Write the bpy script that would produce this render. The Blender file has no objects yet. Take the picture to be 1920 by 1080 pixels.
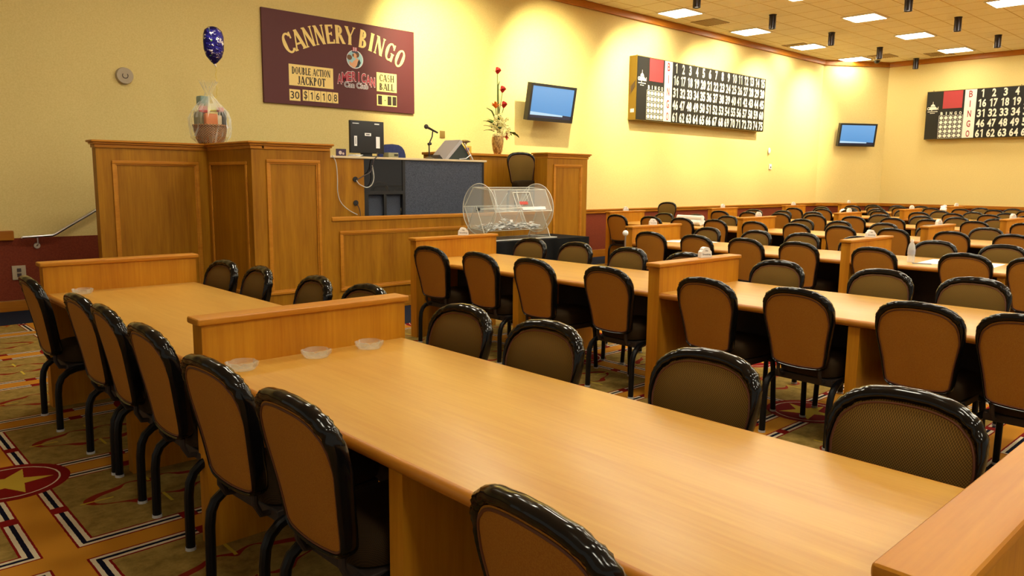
import bpy, bmesh, math, random
from mathutils import Vector, Matrix
random.seed(7)
R_ = math.radians
PI = math.pi
sc = bpy.context.scene
COL = sc.collection

# ------------------------------------------------------------------ camera, world, exposure
CF, CP, CY, CR, CH = 1438.27, 0.1405, 0.8179, 0.0095, 1.4863
def cam_axes():
    F = Vector((math.cos(CY)*math.cos(CP), math.sin(CY)*math.cos(CP), -math.sin(CP)))
    Rt = Vector((math.sin(CY), -math.cos(CY), 0)); U = Rt.cross(F)
    return Rt*math.cos(CR)+U*math.sin(CR), U*math.cos(CR)-Rt*math.sin(CR), F
_r, _u, _f = cam_axes()
cam_data = bpy.data.cameras.new('camera'); cam = bpy.data.objects.new('camera', cam_data); COL.objects.link(cam)
cam.matrix_world = Matrix(((_r.x, _u.x, -_f.x, 0), (_r.y, _u.y, -_f.y, 0), (_r.z, _u.z, -_f.z, CH), (0, 0, 0, 1)))
cam_data.sensor_width = 36.0; cam_data.lens = CF/1920*36.0; cam_data.clip_start = 0.02; cam_data.clip_end = 100
sc.camera = cam
world = bpy.data.worlds.new('hall_ambient'); sc.world = world; world.use_nodes = True
WORLD_COL, WORLD_STR = (1.0, 0.92, 0.74, 1), 0.38
world.node_tree.nodes['Background'].inputs[0].default_value = WORLD_COL
world.node_tree.nodes['Background'].inputs[1].default_value = WORLD_STR
sc.view_settings.view_transform = 'Standard'; sc.view_settings.look = 'None'
sc.view_settings.gamma = 1.0; sc.view_settings.use_curve_mapping = False
sc.view_settings.exposure = 0.12
TROFFER_STR = 33.0
WASH_W = 750.0
DOWN_W = 40.0
LAMP_COL = (1.0, 0.90, 0.55)
sc.cycles.max_bounces = 6; sc.cycles.diffuse_bounces = 4; sc.cycles.glossy_bounces = 3
sc.cycles.transmission_bounces = 6; sc.cycles.transparent_max_bounces = 24
sc.cycles.caustics_reflective = False; sc.cycles.caustics_refractive = False
sc.cycles.use_denoising = True
sc.cycles.sample_clamp_indirect = 4.0

def visible(x, y, z, m=40):
    d = Vector((x, y, z-CH)); w = d.dot(_f)
    if w < 0.05: return False
    px = 960+CF*d.dot(_r)/w; py = 540-CF*d.dot(_u)/w
    return -m < px < 1920+m and -m < py < 1080+m

# ------------------------------------------------------------------ mesh helpers
class MB:
    def __init__(s): s.v = []; s.f = []; s.m = []
    def add(s, vs, fs, mi=0):
        o = len(s.v); s.v += [tuple(v) for v in vs]; s.f += [tuple(i+o for i in f) for f in fs]; s.m += [mi]*len(fs); return s
    def box(s, x0, x1, y0, y1, z0, z1, mi=0, bev=0.0):
        if bev <= 0:
            vs = [(x, y, z) for x in (x0, x1) for y in (y0, y1) for z in (z0, z1)]
            return s.add(vs, [(0, 1, 3, 2), (4, 6, 7, 5), (0, 4, 5, 1), (2, 3, 7, 6), (0, 2, 6, 4), (1, 5, 7, 3)], mi)
        bm = bmesh.new(); bmesh.ops.create_cube(bm, size=1)
        for v in bm.verts: v.co = Vector(((x0+x1)/2+v.co.x*(x1-x0), (y0+y1)/2+v.co.y*(y1-y0), (z0+z1)/2+v.co.z*(z1-z0)))
        bmesh.ops.bevel(bm, geom=bm.edges[:], offset=bev, segments=3, affect='EDGES', profile=0.6)
        s.bm(bm, mi); return s
    def bm(s, bm, mi=0):
        bm.verts.index_update()
        s.add([v.co[:] for v in bm.verts], [[v.index for v in f.verts] for f in bm.faces], mi); bm.free()
    def obox(s, c, ax, ay, az, hx, hy, hz, mi=0):
        c = Vector(c); ax = Vector(ax).normalized(); ay = Vector(ay).normalized(); az = Vector(az).normalized()
        vs = [c+ax*hx*i+ay*hy*j+az*hz*k for i in (-1, 1) for j in (-1, 1) for k in (-1, 1)]
        return s.add(vs, [(0, 1, 3, 2), (4, 6, 7, 5), (0, 4, 5, 1), (2, 3, 7, 6), (0, 2, 6, 4), (1, 5, 7, 3)], mi)
    def tube(s, pts, r, n=10, mi=0, cap=True, r2=None, closed=False):
        pts = [Vector(p) for p in pts]; N = len(pts); o = len(s.v); rs = r if isinstance(r, (list, tuple)) else [r]*N
        prev = None
        for i, p in enumerate(pts):
            if closed: t = pts[(i+1) % N]-pts[i-1]
            else: t = pts[min(i+1, N-1)]-pts[max(i-1, 0)]
            t.normalize()
            if prev is None:
                a = Vector((0, 0, 1)) if abs(t.z) < 0.9 else Vector((1, 0, 0))
                u = t.cross(a).normalized()
            else: u = (prev-t*prev.dot(t)).normalized()
            prev = u; w = t.cross(u)
            for k in range(n):
                a = 2*PI*k/n; s.v.append(tuple(p+u*math.cos(a)*rs[i]+w*math.sin(a)*(rs[i] if r2 is None else r2)))
        fs = []
        for i in range(N if closed else N-1):
            j = (i+1) % N
            for k in range(n): fs.append((o+i*n+k, o+i*n+(k+1) % n, o+j*n+(k+1) % n, o+j*n+k))
        if cap and not closed:
            fs.append(tuple(o+k for k in reversed(range(n)))); fs.append(tuple(o+(N-1)*n+k for k in range(n)))
        s.f += fs; s.m += [mi]*len(fs); return s
    def cyl(s, p0, p1, r, n=16, mi=0, r1=None):
        return s.tube([p0, p1], [r, r if r1 is None else r1], n, mi)
    def lathe(s, prof, n=24, c=(0, 0, 0), mi=0, cap=True):
        o = len(s.v)
        for (r, z) in prof:
            for k in range(n): a = 2*PI*k/n; s.v.append((c[0]+r*math.cos(a), c[1]+r*math.sin(a), c[2]+z))
        fs = []
        for i in range(len(prof)-1):
            for k in range(n): fs.append((o+i*n+k, o+i*n+(k+1) % n, o+(i+1)*n+(k+1) % n, o+(i+1)*n+k))
        if cap:
            fs.append(tuple(o+k for k in reversed(range(n)))); fs.append(tuple(o+(len(prof)-1)*n+k for k in range(n)))
        s.f += fs; s.m += [mi]*len(fs); return s
    def ball(s, c, rx, ry=None, rz=None, n=14, m=8, mi=0):
        ry = ry or rx; rz = rz or rx; o = len(s.v)
        for i in range(m+1):
            t = PI*i/m
            for k in range(n):
                a = 2*PI*k/n; s.v.append((c[0]+rx*math.sin(t)*math.cos(a), c[1]+ry*math.sin(t)*math.sin(a), c[2]-rz*math.cos(t)))
        fs = [(o+i*n+k, o+i*n+(k+1) % n, o+(i+1)*n+(k+1) % n, o+(i+1)*n+k) for i in range(m) for k in range(n)]
        s.f += fs; s.m += [mi]*len(fs); return s
    def prism(s, poly, origin, R, U, N, depth, mi=0):
        o = Vector(origin); R = Vector(R); U = Vector(U); N = Vector(N); n = len(poly)
        a = [o+R*x+U*y for x, y in poly]; b = [p+N*depth for p in a]
        fs = [tuple(range(n)), tuple(reversed(range(n, 2*n)))] + [(i, i+n, (i+1) % n+n, (i+1) % n) for i in range(n)]
        return s.add(a+b, fs, mi)
    def flat(s, poly, pl, off=0.002, mi=0):
        o, R, U, N = pl
        return s.add([o+R*x+U*y+N*off for x, y in poly], [tuple(range(len(poly)))], mi)
    def xf(s, M, start=0):
        for i in range(start, len(s.v)): s.v[i] = tuple(M @ Vector(s.v[i]))
        return s
    def build(s, name, mats, parent=None, smooth=True, ang=35):
        me = bpy.data.meshes.new(name); me.from_pydata(s.v, [], s.f); me.validate(); me.update()
        mats = mats if isinstance(mats, (list, tuple)) else [mats]
        for m in mats: me.materials.append(m)
        if len(me.polygons) == len(s.m): me.polygons.foreach_set('material_index', s.m)
        bm = bmesh.new(); bm.from_mesh(me); bmesh.ops.recalc_face_normals(bm, faces=bm.faces[:]); bm.to_mesh(me); bm.free()
        if smooth:
            me.polygons.foreach_set('use_smooth', [True]*len(me.polygons)); me.set_sharp_from_angle(angle=R_(ang))
        ob = bpy.data.objects.new(name, me); COL.objects.link(ob)
        if parent is not None: ob.parent = parent
        return ob

def tag(o, label=None, cat=None, group=None, kind=None):
    if label: o['label'] = label
    if cat: o['category'] = cat
    if group: o['group'] = group
    if kind: o['kind'] = kind
    return o
def empty(name, loc, rz=0, **k):
    o = bpy.data.objects.new(name, None); COL.objects.link(o); o.location = loc; o.rotation_euler = (0, 0, rz)
    o.empty_display_size = 0.05
    return tag(o, **k)
def copy_tree(o, parent=None):
    c = o.copy(); COL.objects.link(c)
    if parent is not None: c.parent = parent
    for ch in list(o.children): copy_tree(ch, c)
    return c
def struct(mb, name, mat, **k):
    o = mb.build(name, mat, smooth=False); o['kind'] = 'structure'; return o
def local(o, parent):   # put an object built in world coordinates under an empty
    o.parent = parent; o.matrix_parent_inverse = Matrix.Translation(parent.location).inverted() if parent.rotation_euler.z == 0 else (Matrix.Translation(parent.location) @ Matrix.Rotation(parent.rotation_euler.z, 4, 'Z')).inverted()
    return o

# ------------------------------------------------------------------ materials
def srgb(r, g, b):
    f = lambda c: (c/255/12.92) if c/255 <= 0.04045 else ((c/255+0.055)/1.055)**2.4
    return (f(r), f(g), f(b), 1)
def mat(name, col, rough=0.5, metal=0.0, spec=0.5, emit=None, es=0.0, coat=0.0, trans=0.0, alpha=1.0):
    m = bpy.data.materials.new(name); m.use_nodes = True; b = m.node_tree.nodes['Principled BSDF']
    b.inputs['Base Color'].default_value = col if len(col) == 4 else (*col, 1)
    b.inputs['Roughness'].default_value = rough; b.inputs['Metallic'].default_value = metal
    b.inputs['Specular IOR Level'].default_value = spec; b.inputs['Coat Weight'].default_value = coat
    b.inputs['Transmission Weight'].default_value = trans; b.inputs['Alpha'].default_value = alpha
    if emit: b.inputs['Emission Color'].default_value = emit if len(emit) == 4 else (*emit, 1); b.inputs['Emission Strength'].default_value = es
    return m
class NT:
    def __init__(s, m): s.t = m.node_tree; s.n = s.t.nodes; s.l = s.t.links; s.b = s.n['Principled BSDF']
    def node(s, typ, **k):
        n = s.n.new(typ)
        for a, v in k.items(): setattr(n, a, v)
        return n
    def link(s, a, b): s.l.new(a, b)
    def val(s, sock, v):
        if isinstance(v, (int, float)): sock.default_value = v
        elif isinstance(v, tuple): sock.default_value = v
        else: s.l.new(v, sock)
    def math(s, op, a, b=None, c=None, clamp=False):
        n = s.n.new('ShaderNodeMath'); n.operation = op; n.use_clamp = clamp
        s.val(n.inputs[0], a)
        if b is not None: s.val(n.inputs[1], b)
        if c is not None: s.val(n.inputs[2], c)
        return n.outputs[0]
    def mix(s, f, a, b):
        n = s.n.new('ShaderNodeMix'); n.data_type = 'RGBA'; s.val(n.inputs[0], f); s.val(n.inputs[6], a); s.val(n.inputs[7], b); return n.outputs[2]
    def obj(s): return s.n.new('ShaderNodeTexCoord').outputs['Object']
    def noise(s, vec, scale, detail=4, rough=0.5, sc3=None, dist=0.0):
        if sc3:
            mp = s.n.new('ShaderNodeMapping'); mp.inputs['Scale'].default_value = sc3; s.link(vec, mp.inputs[0]); vec = mp.outputs[0]
        n = s.n.new('ShaderNodeTexNoise'); n.inputs['Scale'].default_value = scale; n.inputs['Detail'].default_value = detail
        n.inputs['Roughness'].default_value = rough; n.inputs['Distortion'].default_value = dist; s.link(vec, n.inputs['Vector']); return n.outputs[0]
    def ramp(s, f, stops):
        n = s.n.new('ShaderNodeValToRGB'); e = n.color_ramp.elements
        while len(e) < len(stops): e.new(0.5)
        for el, (p, c) in zip(e, stops): el.position = p; el.color = c
        s.link(f, n.inputs[0]); return n.outputs[0]
    def bump(s, h, strength=0.3, dist=0.005):
        n = s.n.new('ShaderNodeBump'); n.inputs['Strength'].default_value = strength; n.inputs['Distance'].default_value = dist
        s.link(h, n.inputs['Height']); s.link(n.outputs[0], s.b.inputs['Normal'])
def wood(name, light, dark, axis, rough=0.35, scale=9.0, coat=0.0, contrast=1.0):
    m = mat(name, light, rough, coat=coat, spec=0.5 if 'table' in name else 0.25); t = NT(m); o = t.obj()
    long_, cross = 0.10, 1.0
    s3 = tuple(long_ if i == axis else cross for i in range(3))
    n1 = t.noise(o, scale, 5, 0.62, s3, 0.6); n2 = t.noise(o, scale*9, 3, 0.6, tuple(0.05 if i == axis else 1.0 for i in range(3)))
    n3 = t.noise(o, 0.9, 2, 0.5)
    f = t.math('ADD', t.math('MULTIPLY', n1, 0.55), t.math('MULTIPLY', n2, 0.3)); f = t.math('ADD', f, t.math('MULTIPLY', n3, 0.15))
    c = t.ramp(f, [(0.5-0.17/contrast, dark), (0.5+0.14/contrast, light)])
    t.link(c, t.b.inputs['Base Color']); return m
def speckle(name, a, b, scale, rough=0.9, bump=0.0, detail=2, pos=(0.4, 0.6), s3=None):
    m = mat(name, a, rough, spec=0.2); t = NT(m); n = t.noise(t.obj(), scale, detail, 0.6, s3)
    t.link(t.ramp(n, [(pos[0], a), (pos[1], b)]), t.b.inputs['Base Color'])
    if bump: t.bump(n, bump, 0.003)
    return m

M = {}
M['wood_v'] = wood('stage_wood_vertical_grain', srgb(178, 122, 20), srgb(136, 84, 8), 2, 0.45, 7)
M['wood_x'] = wood('stage_wood_long_grain', srgb(182, 124, 24), srgb(142, 88, 10), 0, 0.45, 7)
M['part_v'] = wood('partition_wood_vertical_grain', srgb(198, 136, 30), srgb(166, 100, 16), 2, 0.42, 8)
M['cap_x'] = wood('partition_cap_wood', srgb(198, 134, 38), srgb(172, 104, 20), 0, 0.40, 8)
M['table'] = wood('table_laminate_maple', srgb(206, 158, 70), srgb(184, 128, 44), 1, 0.33, 8, contrast=0.8)
M['edge'] = wood('table_bullnose_wood', srgb(190, 124, 32), srgb(156, 88, 14), 1, 0.4, 8)
M['trim'] = wood('trim_wood', srgb(176, 112, 26), srgb(148, 82, 14), 0, 0.35, 7)
M['trim_y'] = wood('trim_wood_y', srgb(176, 112, 26), srgb(148, 82, 14), 1, 0.35, 7)
M['black'] = mat('black_lacquer_frame', (0.004, 0.0035, 0.0035, 1), 0.13, spec=0.3)

M['tube'] = mat('black_tube_leg', (0.005, 0.005, 0.006, 1), 0.35, spec=0.2)
M['glide'] = mat('leg_glide_plastic', (0.5, 0.5, 0.5, 1), 0.4)
M['blackpl'] = mat('black_plastic', (0.012, 0.012, 0.014, 1), 0.4)
M['brown'] = speckle('chair_rear_brown_vinyl', srgb(164, 112, 38), srgb(152, 98, 30), 300, 0.6)
def tweed(name, a, b):
    m = mat(name, a, 0.9, spec=0.15); t = NT(m); o = t.obj(); sx = t.node('ShaderNodeSeparateXYZ'); t.link(o, sx.inputs[0])
    y = t.math('SINE', t.math('MULTIPLY', sx.outputs[1], 900.0)); z = t.math('SINE', t.math('MULTIPLY', t.math('ADD', sx.outputs[2], sx.outputs[0]), 900.0))
    p = t.math('ADD', t.math('MULTIPLY', t.math('MULTIPLY', y, z), 0.5), 0.5)
    t.link(t.mix(p, b, a), t.b.inputs['Base Color']); t.bump(p, 0.25, 0.002); return m
M['olive'] = tweed('chair_front_olive_tweed', srgb(126, 98, 42), srgb(66, 46, 18))
M['seatfab'] = tweed('chair_seat_dark_tweed', srgb(58, 42, 20), srgb(30, 20, 9))
M['piping'] = mat('chair_piping', srgb(96, 52, 24), 0.6)
M['apron'] = mat('chair_apron_dark', (0.02, 0.011, 0.007, 1), 0.7)
M['white'] = mat('white_card', (0.85, 0.84, 0.8, 1), 0.6)
M['paper'] = mat('white_paper', (0.88, 0.88, 0.88, 1), 0.7)
M['ink'] = mat('black_ink', (0.02, 0.02, 0.02, 1), 0.6)
M['chrome'] = mat('brushed_metal', (0.65, 0.65, 0.66, 1), 0.28, metal=1.0)
M['cord'] = mat('grey_cord', (0.55, 0.53, 0.48, 1), 0.5)
M['cordd'] = mat('dark_cord', (0.05, 0.03, 0.03, 1), 0.5)
def acrylic(name, col, a, rough=0.05):
    m = bpy.data.materials.new(name); m.use_nodes = True; n = m.node_tree.nodes; l = m.node_tree.links; n.clear()
    out = n.new('ShaderNodeOutputMaterial'); tr = n.new('ShaderNodeBsdfTransparent'); tr.inputs[0].default_value = (0.97, 0.98, 0.97, 1)
    gl = n.new('ShaderNodeBsdfPrincipled'); gl.inputs['Base Color'].default_value = col; gl.inputs['Roughness'].default_value = rough
    fr = n.new('ShaderNodeFresnel'); fr.inputs[0].default_value = 1.45; ad = n.new('ShaderNodeMath'); ad.operation = 'ADD'; ad.inputs[1].default_value = a; mm = n.new('ShaderNodeMath'); mm.operation = 'MULTIPLY'; mm.inputs[1].default_value = 0.25
    l.new(fr.outputs[0], mm.inputs[0]); l.new(mm.outputs[0], ad.inputs[0]); mx = n.new('ShaderNodeMixShader'); l.new(ad.outputs[0], mx.inputs[0]); l.new(tr.outputs[0], mx.inputs[1]); l.new(gl.outputs[0], mx.inputs[2])
    l.new(mx.outputs[0], out.inputs[0]); return m
M['acryl'] = acrylic('clear_acrylic', (0.8, 0.82, 0.8, 1), 0.02)
M['acryl_edge'] = acrylic('acrylic_polished_edge', (0.95, 0.93, 0.85, 1), 0.75, 0.2)
M['cello'] = acrylic('crinkled_cellophane', (0.9, 0.9, 0.85, 1), 0.05, 0.1)
M['glass'] = acrylic('clear_glass', (0.85, 0.88, 0.82, 1), 0.10, 0.06)
M['bottle'] = acrylic('clear_bottle_plastic', (0.95, 0.95, 0.93, 1), 0.42, 0.15)

# walls: cream vinyl wall covering with a fine weave
def wallmat(name, a, b, weave=0.15):
    m = mat(name, a, 0.75, spec=0.25); t = NT(m); o = t.obj()
    n = t.noise(o, 60, 3, 0.6); n2 = t.noise(o, 260, 2, 0.6)
    f = t.math('ADD', t.math('MULTIPLY', n, 0.5), t.math('MULTIPLY', n2, 0.5))
    t.link(t.ramp(f, [(0.38, b), (0.6, a)]), t.b.inputs['Base Color']); t.bump(f, weave, 0.003); return m
M['wall'] = wallmat('cream_wall_covering', srgb(228, 206, 138), srgb(216, 192, 122))
M['wains'] = wallmat('maroon_wainscot_covering', srgb(128, 54, 28), srgb(106, 40, 18))
# ceiling: acoustic tiles in a grid
def ceilmat():
    m = mat('acoustic_ceiling_tiles', srgb(248, 238, 212), 0.9, spec=0.1); t = NT(m); o = t.obj(); sx = t.node('ShaderNodeSeparateXYZ'); t.link(o, sx.inputs[0])
    def seam(c, p, off):
        q = t.math('FRACT', t.math('DIVIDE', t.math('SUBTRACT', c, off), p)); q = t.math('ABSOLUTE', t.math('SUBTRACT', q, 0.5)); return t.math('GREATER_THAN', q, 0.5-0.010/p)
    s = t.math('MAXIMUM', seam(sx.outputs[0], 0.6625, 13.0-0.33), seam(sx.outputs[1], 0.60, 9.15-0.30))
    n = t.noise(o, 90, 3, 0.7); c = t.ramp(n, [(0.42, srgb(246, 240, 222)), (0.58, srgb(254, 251, 240))])
    t.link(t.mix(s, c, srgb(205, 184, 138)), t.b.inputs['Base Color']); return m
M['ceil'] = ceilmat()
# carpet: gold lattice bands edged with red, white and navy stripes, star medallions and red scroll flourishes
def carpetmat():
    m = mat('patterned_carpet', (0.3, 0.2, 0.1, 1), 0.95, spec=0.05); t = NT(m); o = t.obj()
    sx = t.node('ShaderNodeSeparateXYZ'); t.link(o, sx.inputs[0]); X0, Y0, P = 0.66, 4.27, 1.022
    wob = t.math('MULTIPLY', t.math('SUBTRACT', t.noise(o, 40, 2), 0.5), 0.005)
    u = t.math('DIVIDE', t.math('ADD', t.math('SUBTRACT', sx.outputs[0], X0), wob), P); v = t.math('DIVIDE', t.math('ADD', t.math('SUBTRACT', sx.outputs[1], Y0), wob), P)
    ru = t.math('ROUND', u); rv = t.math('ROUND', v)
    du = t.math('MULTIPLY', t.math('SUBTRACT', u, ru), P); dv = t.math('MULTIPLY', t.math('SUBTRACT', v, rv), P)
    au = t.math('ABSOLUTE', du); av = t.math('ABSOLUTE', dv)
    # distance from the nearest band centre; bands: gold to .060, red .060-.068, white -.084, navy -.104, white -.120, red -.130
    d = t.math('MINIMUM', au, av); e = t.math('MAXIMUM', au, av)
    base = t.ramp(t.noise(o, 14, 5, 0.7), [(0.35, srgb(132, 108, 50)), (0.65, srgb(176, 146, 78))])
    base = t.mix(t.math('MULTIPLY', t.noise(o, 420, 2, 0.7), 0.6), base, srgb(96, 76, 34))
    RED, WHT, NAV, GOLD = srgb(122, 22, 18), srgb(206, 190, 160), srgb(16, 16, 34), srgb(184, 124, 36)
    # flourish in the panel centre (panel centre is at +-P/2)
    pu = t.math('SUBTRACT', au, P/2); pv = t.math('SUBTRACT', dv, 0.0)
    cu = t.math('SUBTRACT', t.math('MULTIPLY', t.math('FRACT', u), P), P/2); cv = t.math('SUBTRACT', t.math('MULTIPLY', t.math('FRACT', v), P), P/2)
    rr = t.math('SQRT', t.math('ADD', t.math('POWER', cu, 2.0), t.math('POWER', t.math('MULTIPLY', cv, 1.7), 2.0)))
    an = t.math('ARCTAN2', cv, cu)
    rad = t.math('ADD', 0.235, t.math('ADD', t.math('MULTIPLY', t.math('COSINE', t.math('MULTIPLY', an, 2.0)), 0.03), t.math('MULTIPLY', t.math('COSINE', t.math('MULTIPLY', an, 6.0)), 0.028)))
    wid = t.math('ADD', 0.020, t.math('MULTIPLY', t.math('SINE', t.math('MULTIPLY', an, 5.0)), 0.013))
    ring = t.math('LESS_THAN', t.math('ABSOLUTE', t.math('SUBTRACT', rr, rad)), wid)
    c = t.mix(ring, base, srgb(128, 38, 22))
    yl = t.math('MULTIPLY', t.math('LESS_THAN', t.math('ABSOLUTE', t.math('SUBTRACT', t.math('ABSOLUTE', cv), t.math('MULTIPLY', au, 0.0))), 0.006), t.math('MULTIPLY', t.math('GREATER_THAN', t.math('ABSOLUTE', cu), 0.19), t.math('LESS_THAN', t.math('ABSOLUTE', cu), 0.33)))
    yl2 = t.math('MULTIPLY', t.math('LESS_THAN', t.math('ABSOLUTE', cu), 0.007), t.math('MULTIPLY', t.math('GREATER_THAN', t.math('ABSOLUTE', cv), 0.10), t.math('LESS_THAN', t.math('ABSOLUTE', cv), 0.22)))
    c = t.mix(t.math('MAXIMUM', yl, yl2), c, srgb(186, 160, 52))
    def lt(x): return t.math('LESS_THAN', d, x)
    c = t.mix(lt(0.132), c, RED); c = t.mix(lt(0.122), c, WHT); c = t.mix(lt(0.105), c, NAV); c = t.mix(lt(0.086), c, WHT); c = t.mix(lt(0.069), c, RED); c = t.mix(lt(0.060), c, GOLD)
    # red knots halfway between the crossings
    knot = t.math('MULTIPLY', t.math('GREATER_THAN', e, P/2-0.035), t.math('MULTIPLY', t.math('LESS_THAN', d, 0.125), t.math('GREATER_THAN', d, 0.066)))
    c = t.mix(knot, c, RED)
    # medallions on alternate crossings
    odd = t.math('ABSOLUTE', t.math('MODULO', t.math('ADD', ru, rv), 2.0)); med = t.math('LESS_THAN', odd, 0.5)
    rm = t.math('SQRT', t.math('ADD', t.math('POWER', du, 2.0), t.math('POWER', dv, 2.0)))
    def disc(r): return t.math('MULTIPLY', med, t.math('LESS_THAN', rm, r))
    c = t.mix(disc(0.255), c, RED); c = t.mix(disc(0.213), c, WHT); c = t.mix(disc(0.205), c, RED)
    am = t.math('ARCTAN2', dv, du); seg = t.math('SUBTRACT', t.math('FRACT', t.math('ADD', t.math('DIVIDE', am, 2*PI/5), 0.62)), 0.5)
    sa = t.math('MULTIPLY', t.math('ABSOLUTE', seg), 2*PI/5)      # 0 at a point of the star, 36 deg in the notch
    # straight-sided star: r*sin(sa + k) = const
    kk = 0.318; star = t.math('LESS_THAN', t.math('MULTIPLY', rm, t.math('SINE', t.math('ADD', sa, kk))), 0.185*math.sin(kk))
    c = t.mix(t.math('MULTIPLY', star, disc(0.2)), c, srgb(190, 158, 52))
    # navy border along the stage and the back wall
    by = t.math('MAXIMUM', t.math('GREATER_THAN', sx.outputs[1], 8.92), t.math('MULTIPLY', t.math('GREATER_THAN', sx.outputs[1], 6.45), t.math('GREATER_THAN', sx.outputs[0], 2.4)))
    bz = t.math('MULTIPLY', by, t.math('MAXIMUM', t.math('LESS_THAN', sx.outputs[0], 8.6), t.math('GREATER_THAN', sx.outputs[1], 8.92)))
    c = t.mix(bz, c, t.ramp(t.noise(o, 200, 2), [(0.4, srgb(20, 22, 34)), (0.6, srgb(46, 52, 68))]))
    t.link(c, t.b.inputs['Base Color']); t.bump(t.noise(o, 500, 2), 0.4, 0.003); return m
M['carpet'] = carpetmat()

# ------------------------------------------------------------------ room shell
WY, FX, CHX, CHY = 9.82, 22.25, 20.60, 8.75     # back wall, far wall, chamfer corners
ZC, ZT = 4.74, 4.61
struct(MB().box(-6, FX+0.3, -9, WY+0.3, -0.10, 0.0), 'floor', M['carpet'])
struct(MB().box(-6, FX+0.3, -9, WY+0.3, ZC, ZC+0.12), 'ceiling', M['ceil'])
struct(MB().box(-6, CHX, WY, WY+0.2, 0, ZC), 'wall_back', M['wall'])
struct(MB().box(FX, FX+0.2, -9, CHY, 0, ZC), 'wall_right', M['wall'])
cd = Vector((FX-CHX, CHY-WY, 0)).normalized(); cn = Vector((-cd.y, cd.x, 0))
if cn.x > 0: cn = -cn
if cn.dot(Vector((-1, -1, 0))) < 0: cn = -cn
cmid = Vector(((FX+CHX)/2, (WY+CHY)/2, 0)); clen = Vector((FX-CHX, CHY-WY, 0)).length
struct(MB().obox(cmid-cn*0.1+Vector((0, 0, ZC/2)), cd, cn, (0, 0, 1), clen/2+0.1, 0.1, ZC/2), 'wall_corner', M['wall'])
# wainscot, chair rail, base board, crown along the three runs
def run(name, x0, x1, z0, z1, th, m):      # along the back wall
    return struct(MB().box(x0, x1, WY-th, WY, z0, z1, bev=min(0.012, th*0.3)), name, m)
struct(MB().box(-6, CHX+0.02, WY-0.006, WY, 0.12, 0.80), 'wall_back_wainscot', M['wains'])
struct(MB().box(8.4, CHX+0.02, WY-0.007, WY, 0.80, 0.86), 'wall_back_wainscot_upper', M['wains'])
run('trim_1', -6, 1.74, 0.78, 0.885, 0.05, M['trim'])
mb = MB().box(8.42, CHX+0.02, WY-0.05, WY, 0.90, 0.933, bev=0.01).box(8.42, CHX+0.02, WY-0.035, WY, 0.85, 0.90, bev=0.008)
struct(mb, 'trim_2', M['trim'])
struct(MB().box(-6, 2.2, WY-0.03, WY, 0, 0.115, bev=0.006), 'baseboard_left', M['trim'])
struct(MB().box(8.42, CHX+0.02, WY-0.03, WY, 0, 0.14, bev=0.006), 'baseboard_back', M['trim'])
struct(MB().box(-6, CHX+0.03, WY-0.05, WY, ZT, ZC, bev=0.015), 'trim_3', M['trim'])
def chrun(name, z0, z1, th, m, mb=None):
    return struct(MB().obox(cmid+cn*th/2+Vector((0, 0, (z0+z1)/2)), cd, cn, (0, 0, 1), clen/2+0.01, th/2, (z1-z0)/2), name, m)
chrun('wall_corner_wainscot', 0.12, 0.86, 0.006, M['wains']); chrun('trim_4', 0.85, 0.933, 0.05, M['trim']); chrun('trim_5', ZT, ZC, 0.05, M['trim']); chrun('baseboard_corner', 0, 0.14, 0.03, M['trim'])
struct(MB().box(FX-0.006, FX, -9, CHY, 0.12, 0.86), 'wall_right_wainscot', M['wains'])
struct(MB().box(FX-0.05, FX, -9, CHY, 0.85, 0.933, bev=0.01), 'trim_6', M['trim_y'])
struct(MB().box(FX-0.05, FX, -9, CHY, ZT, ZC, bev=0.015), 'trim_7', M['trim_y'])
struct(MB().box(FX-0.03, FX, -9, CHY, 0, 0.14, bev=0.006), 'baseboard_right', M['trim_y'])

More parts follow.
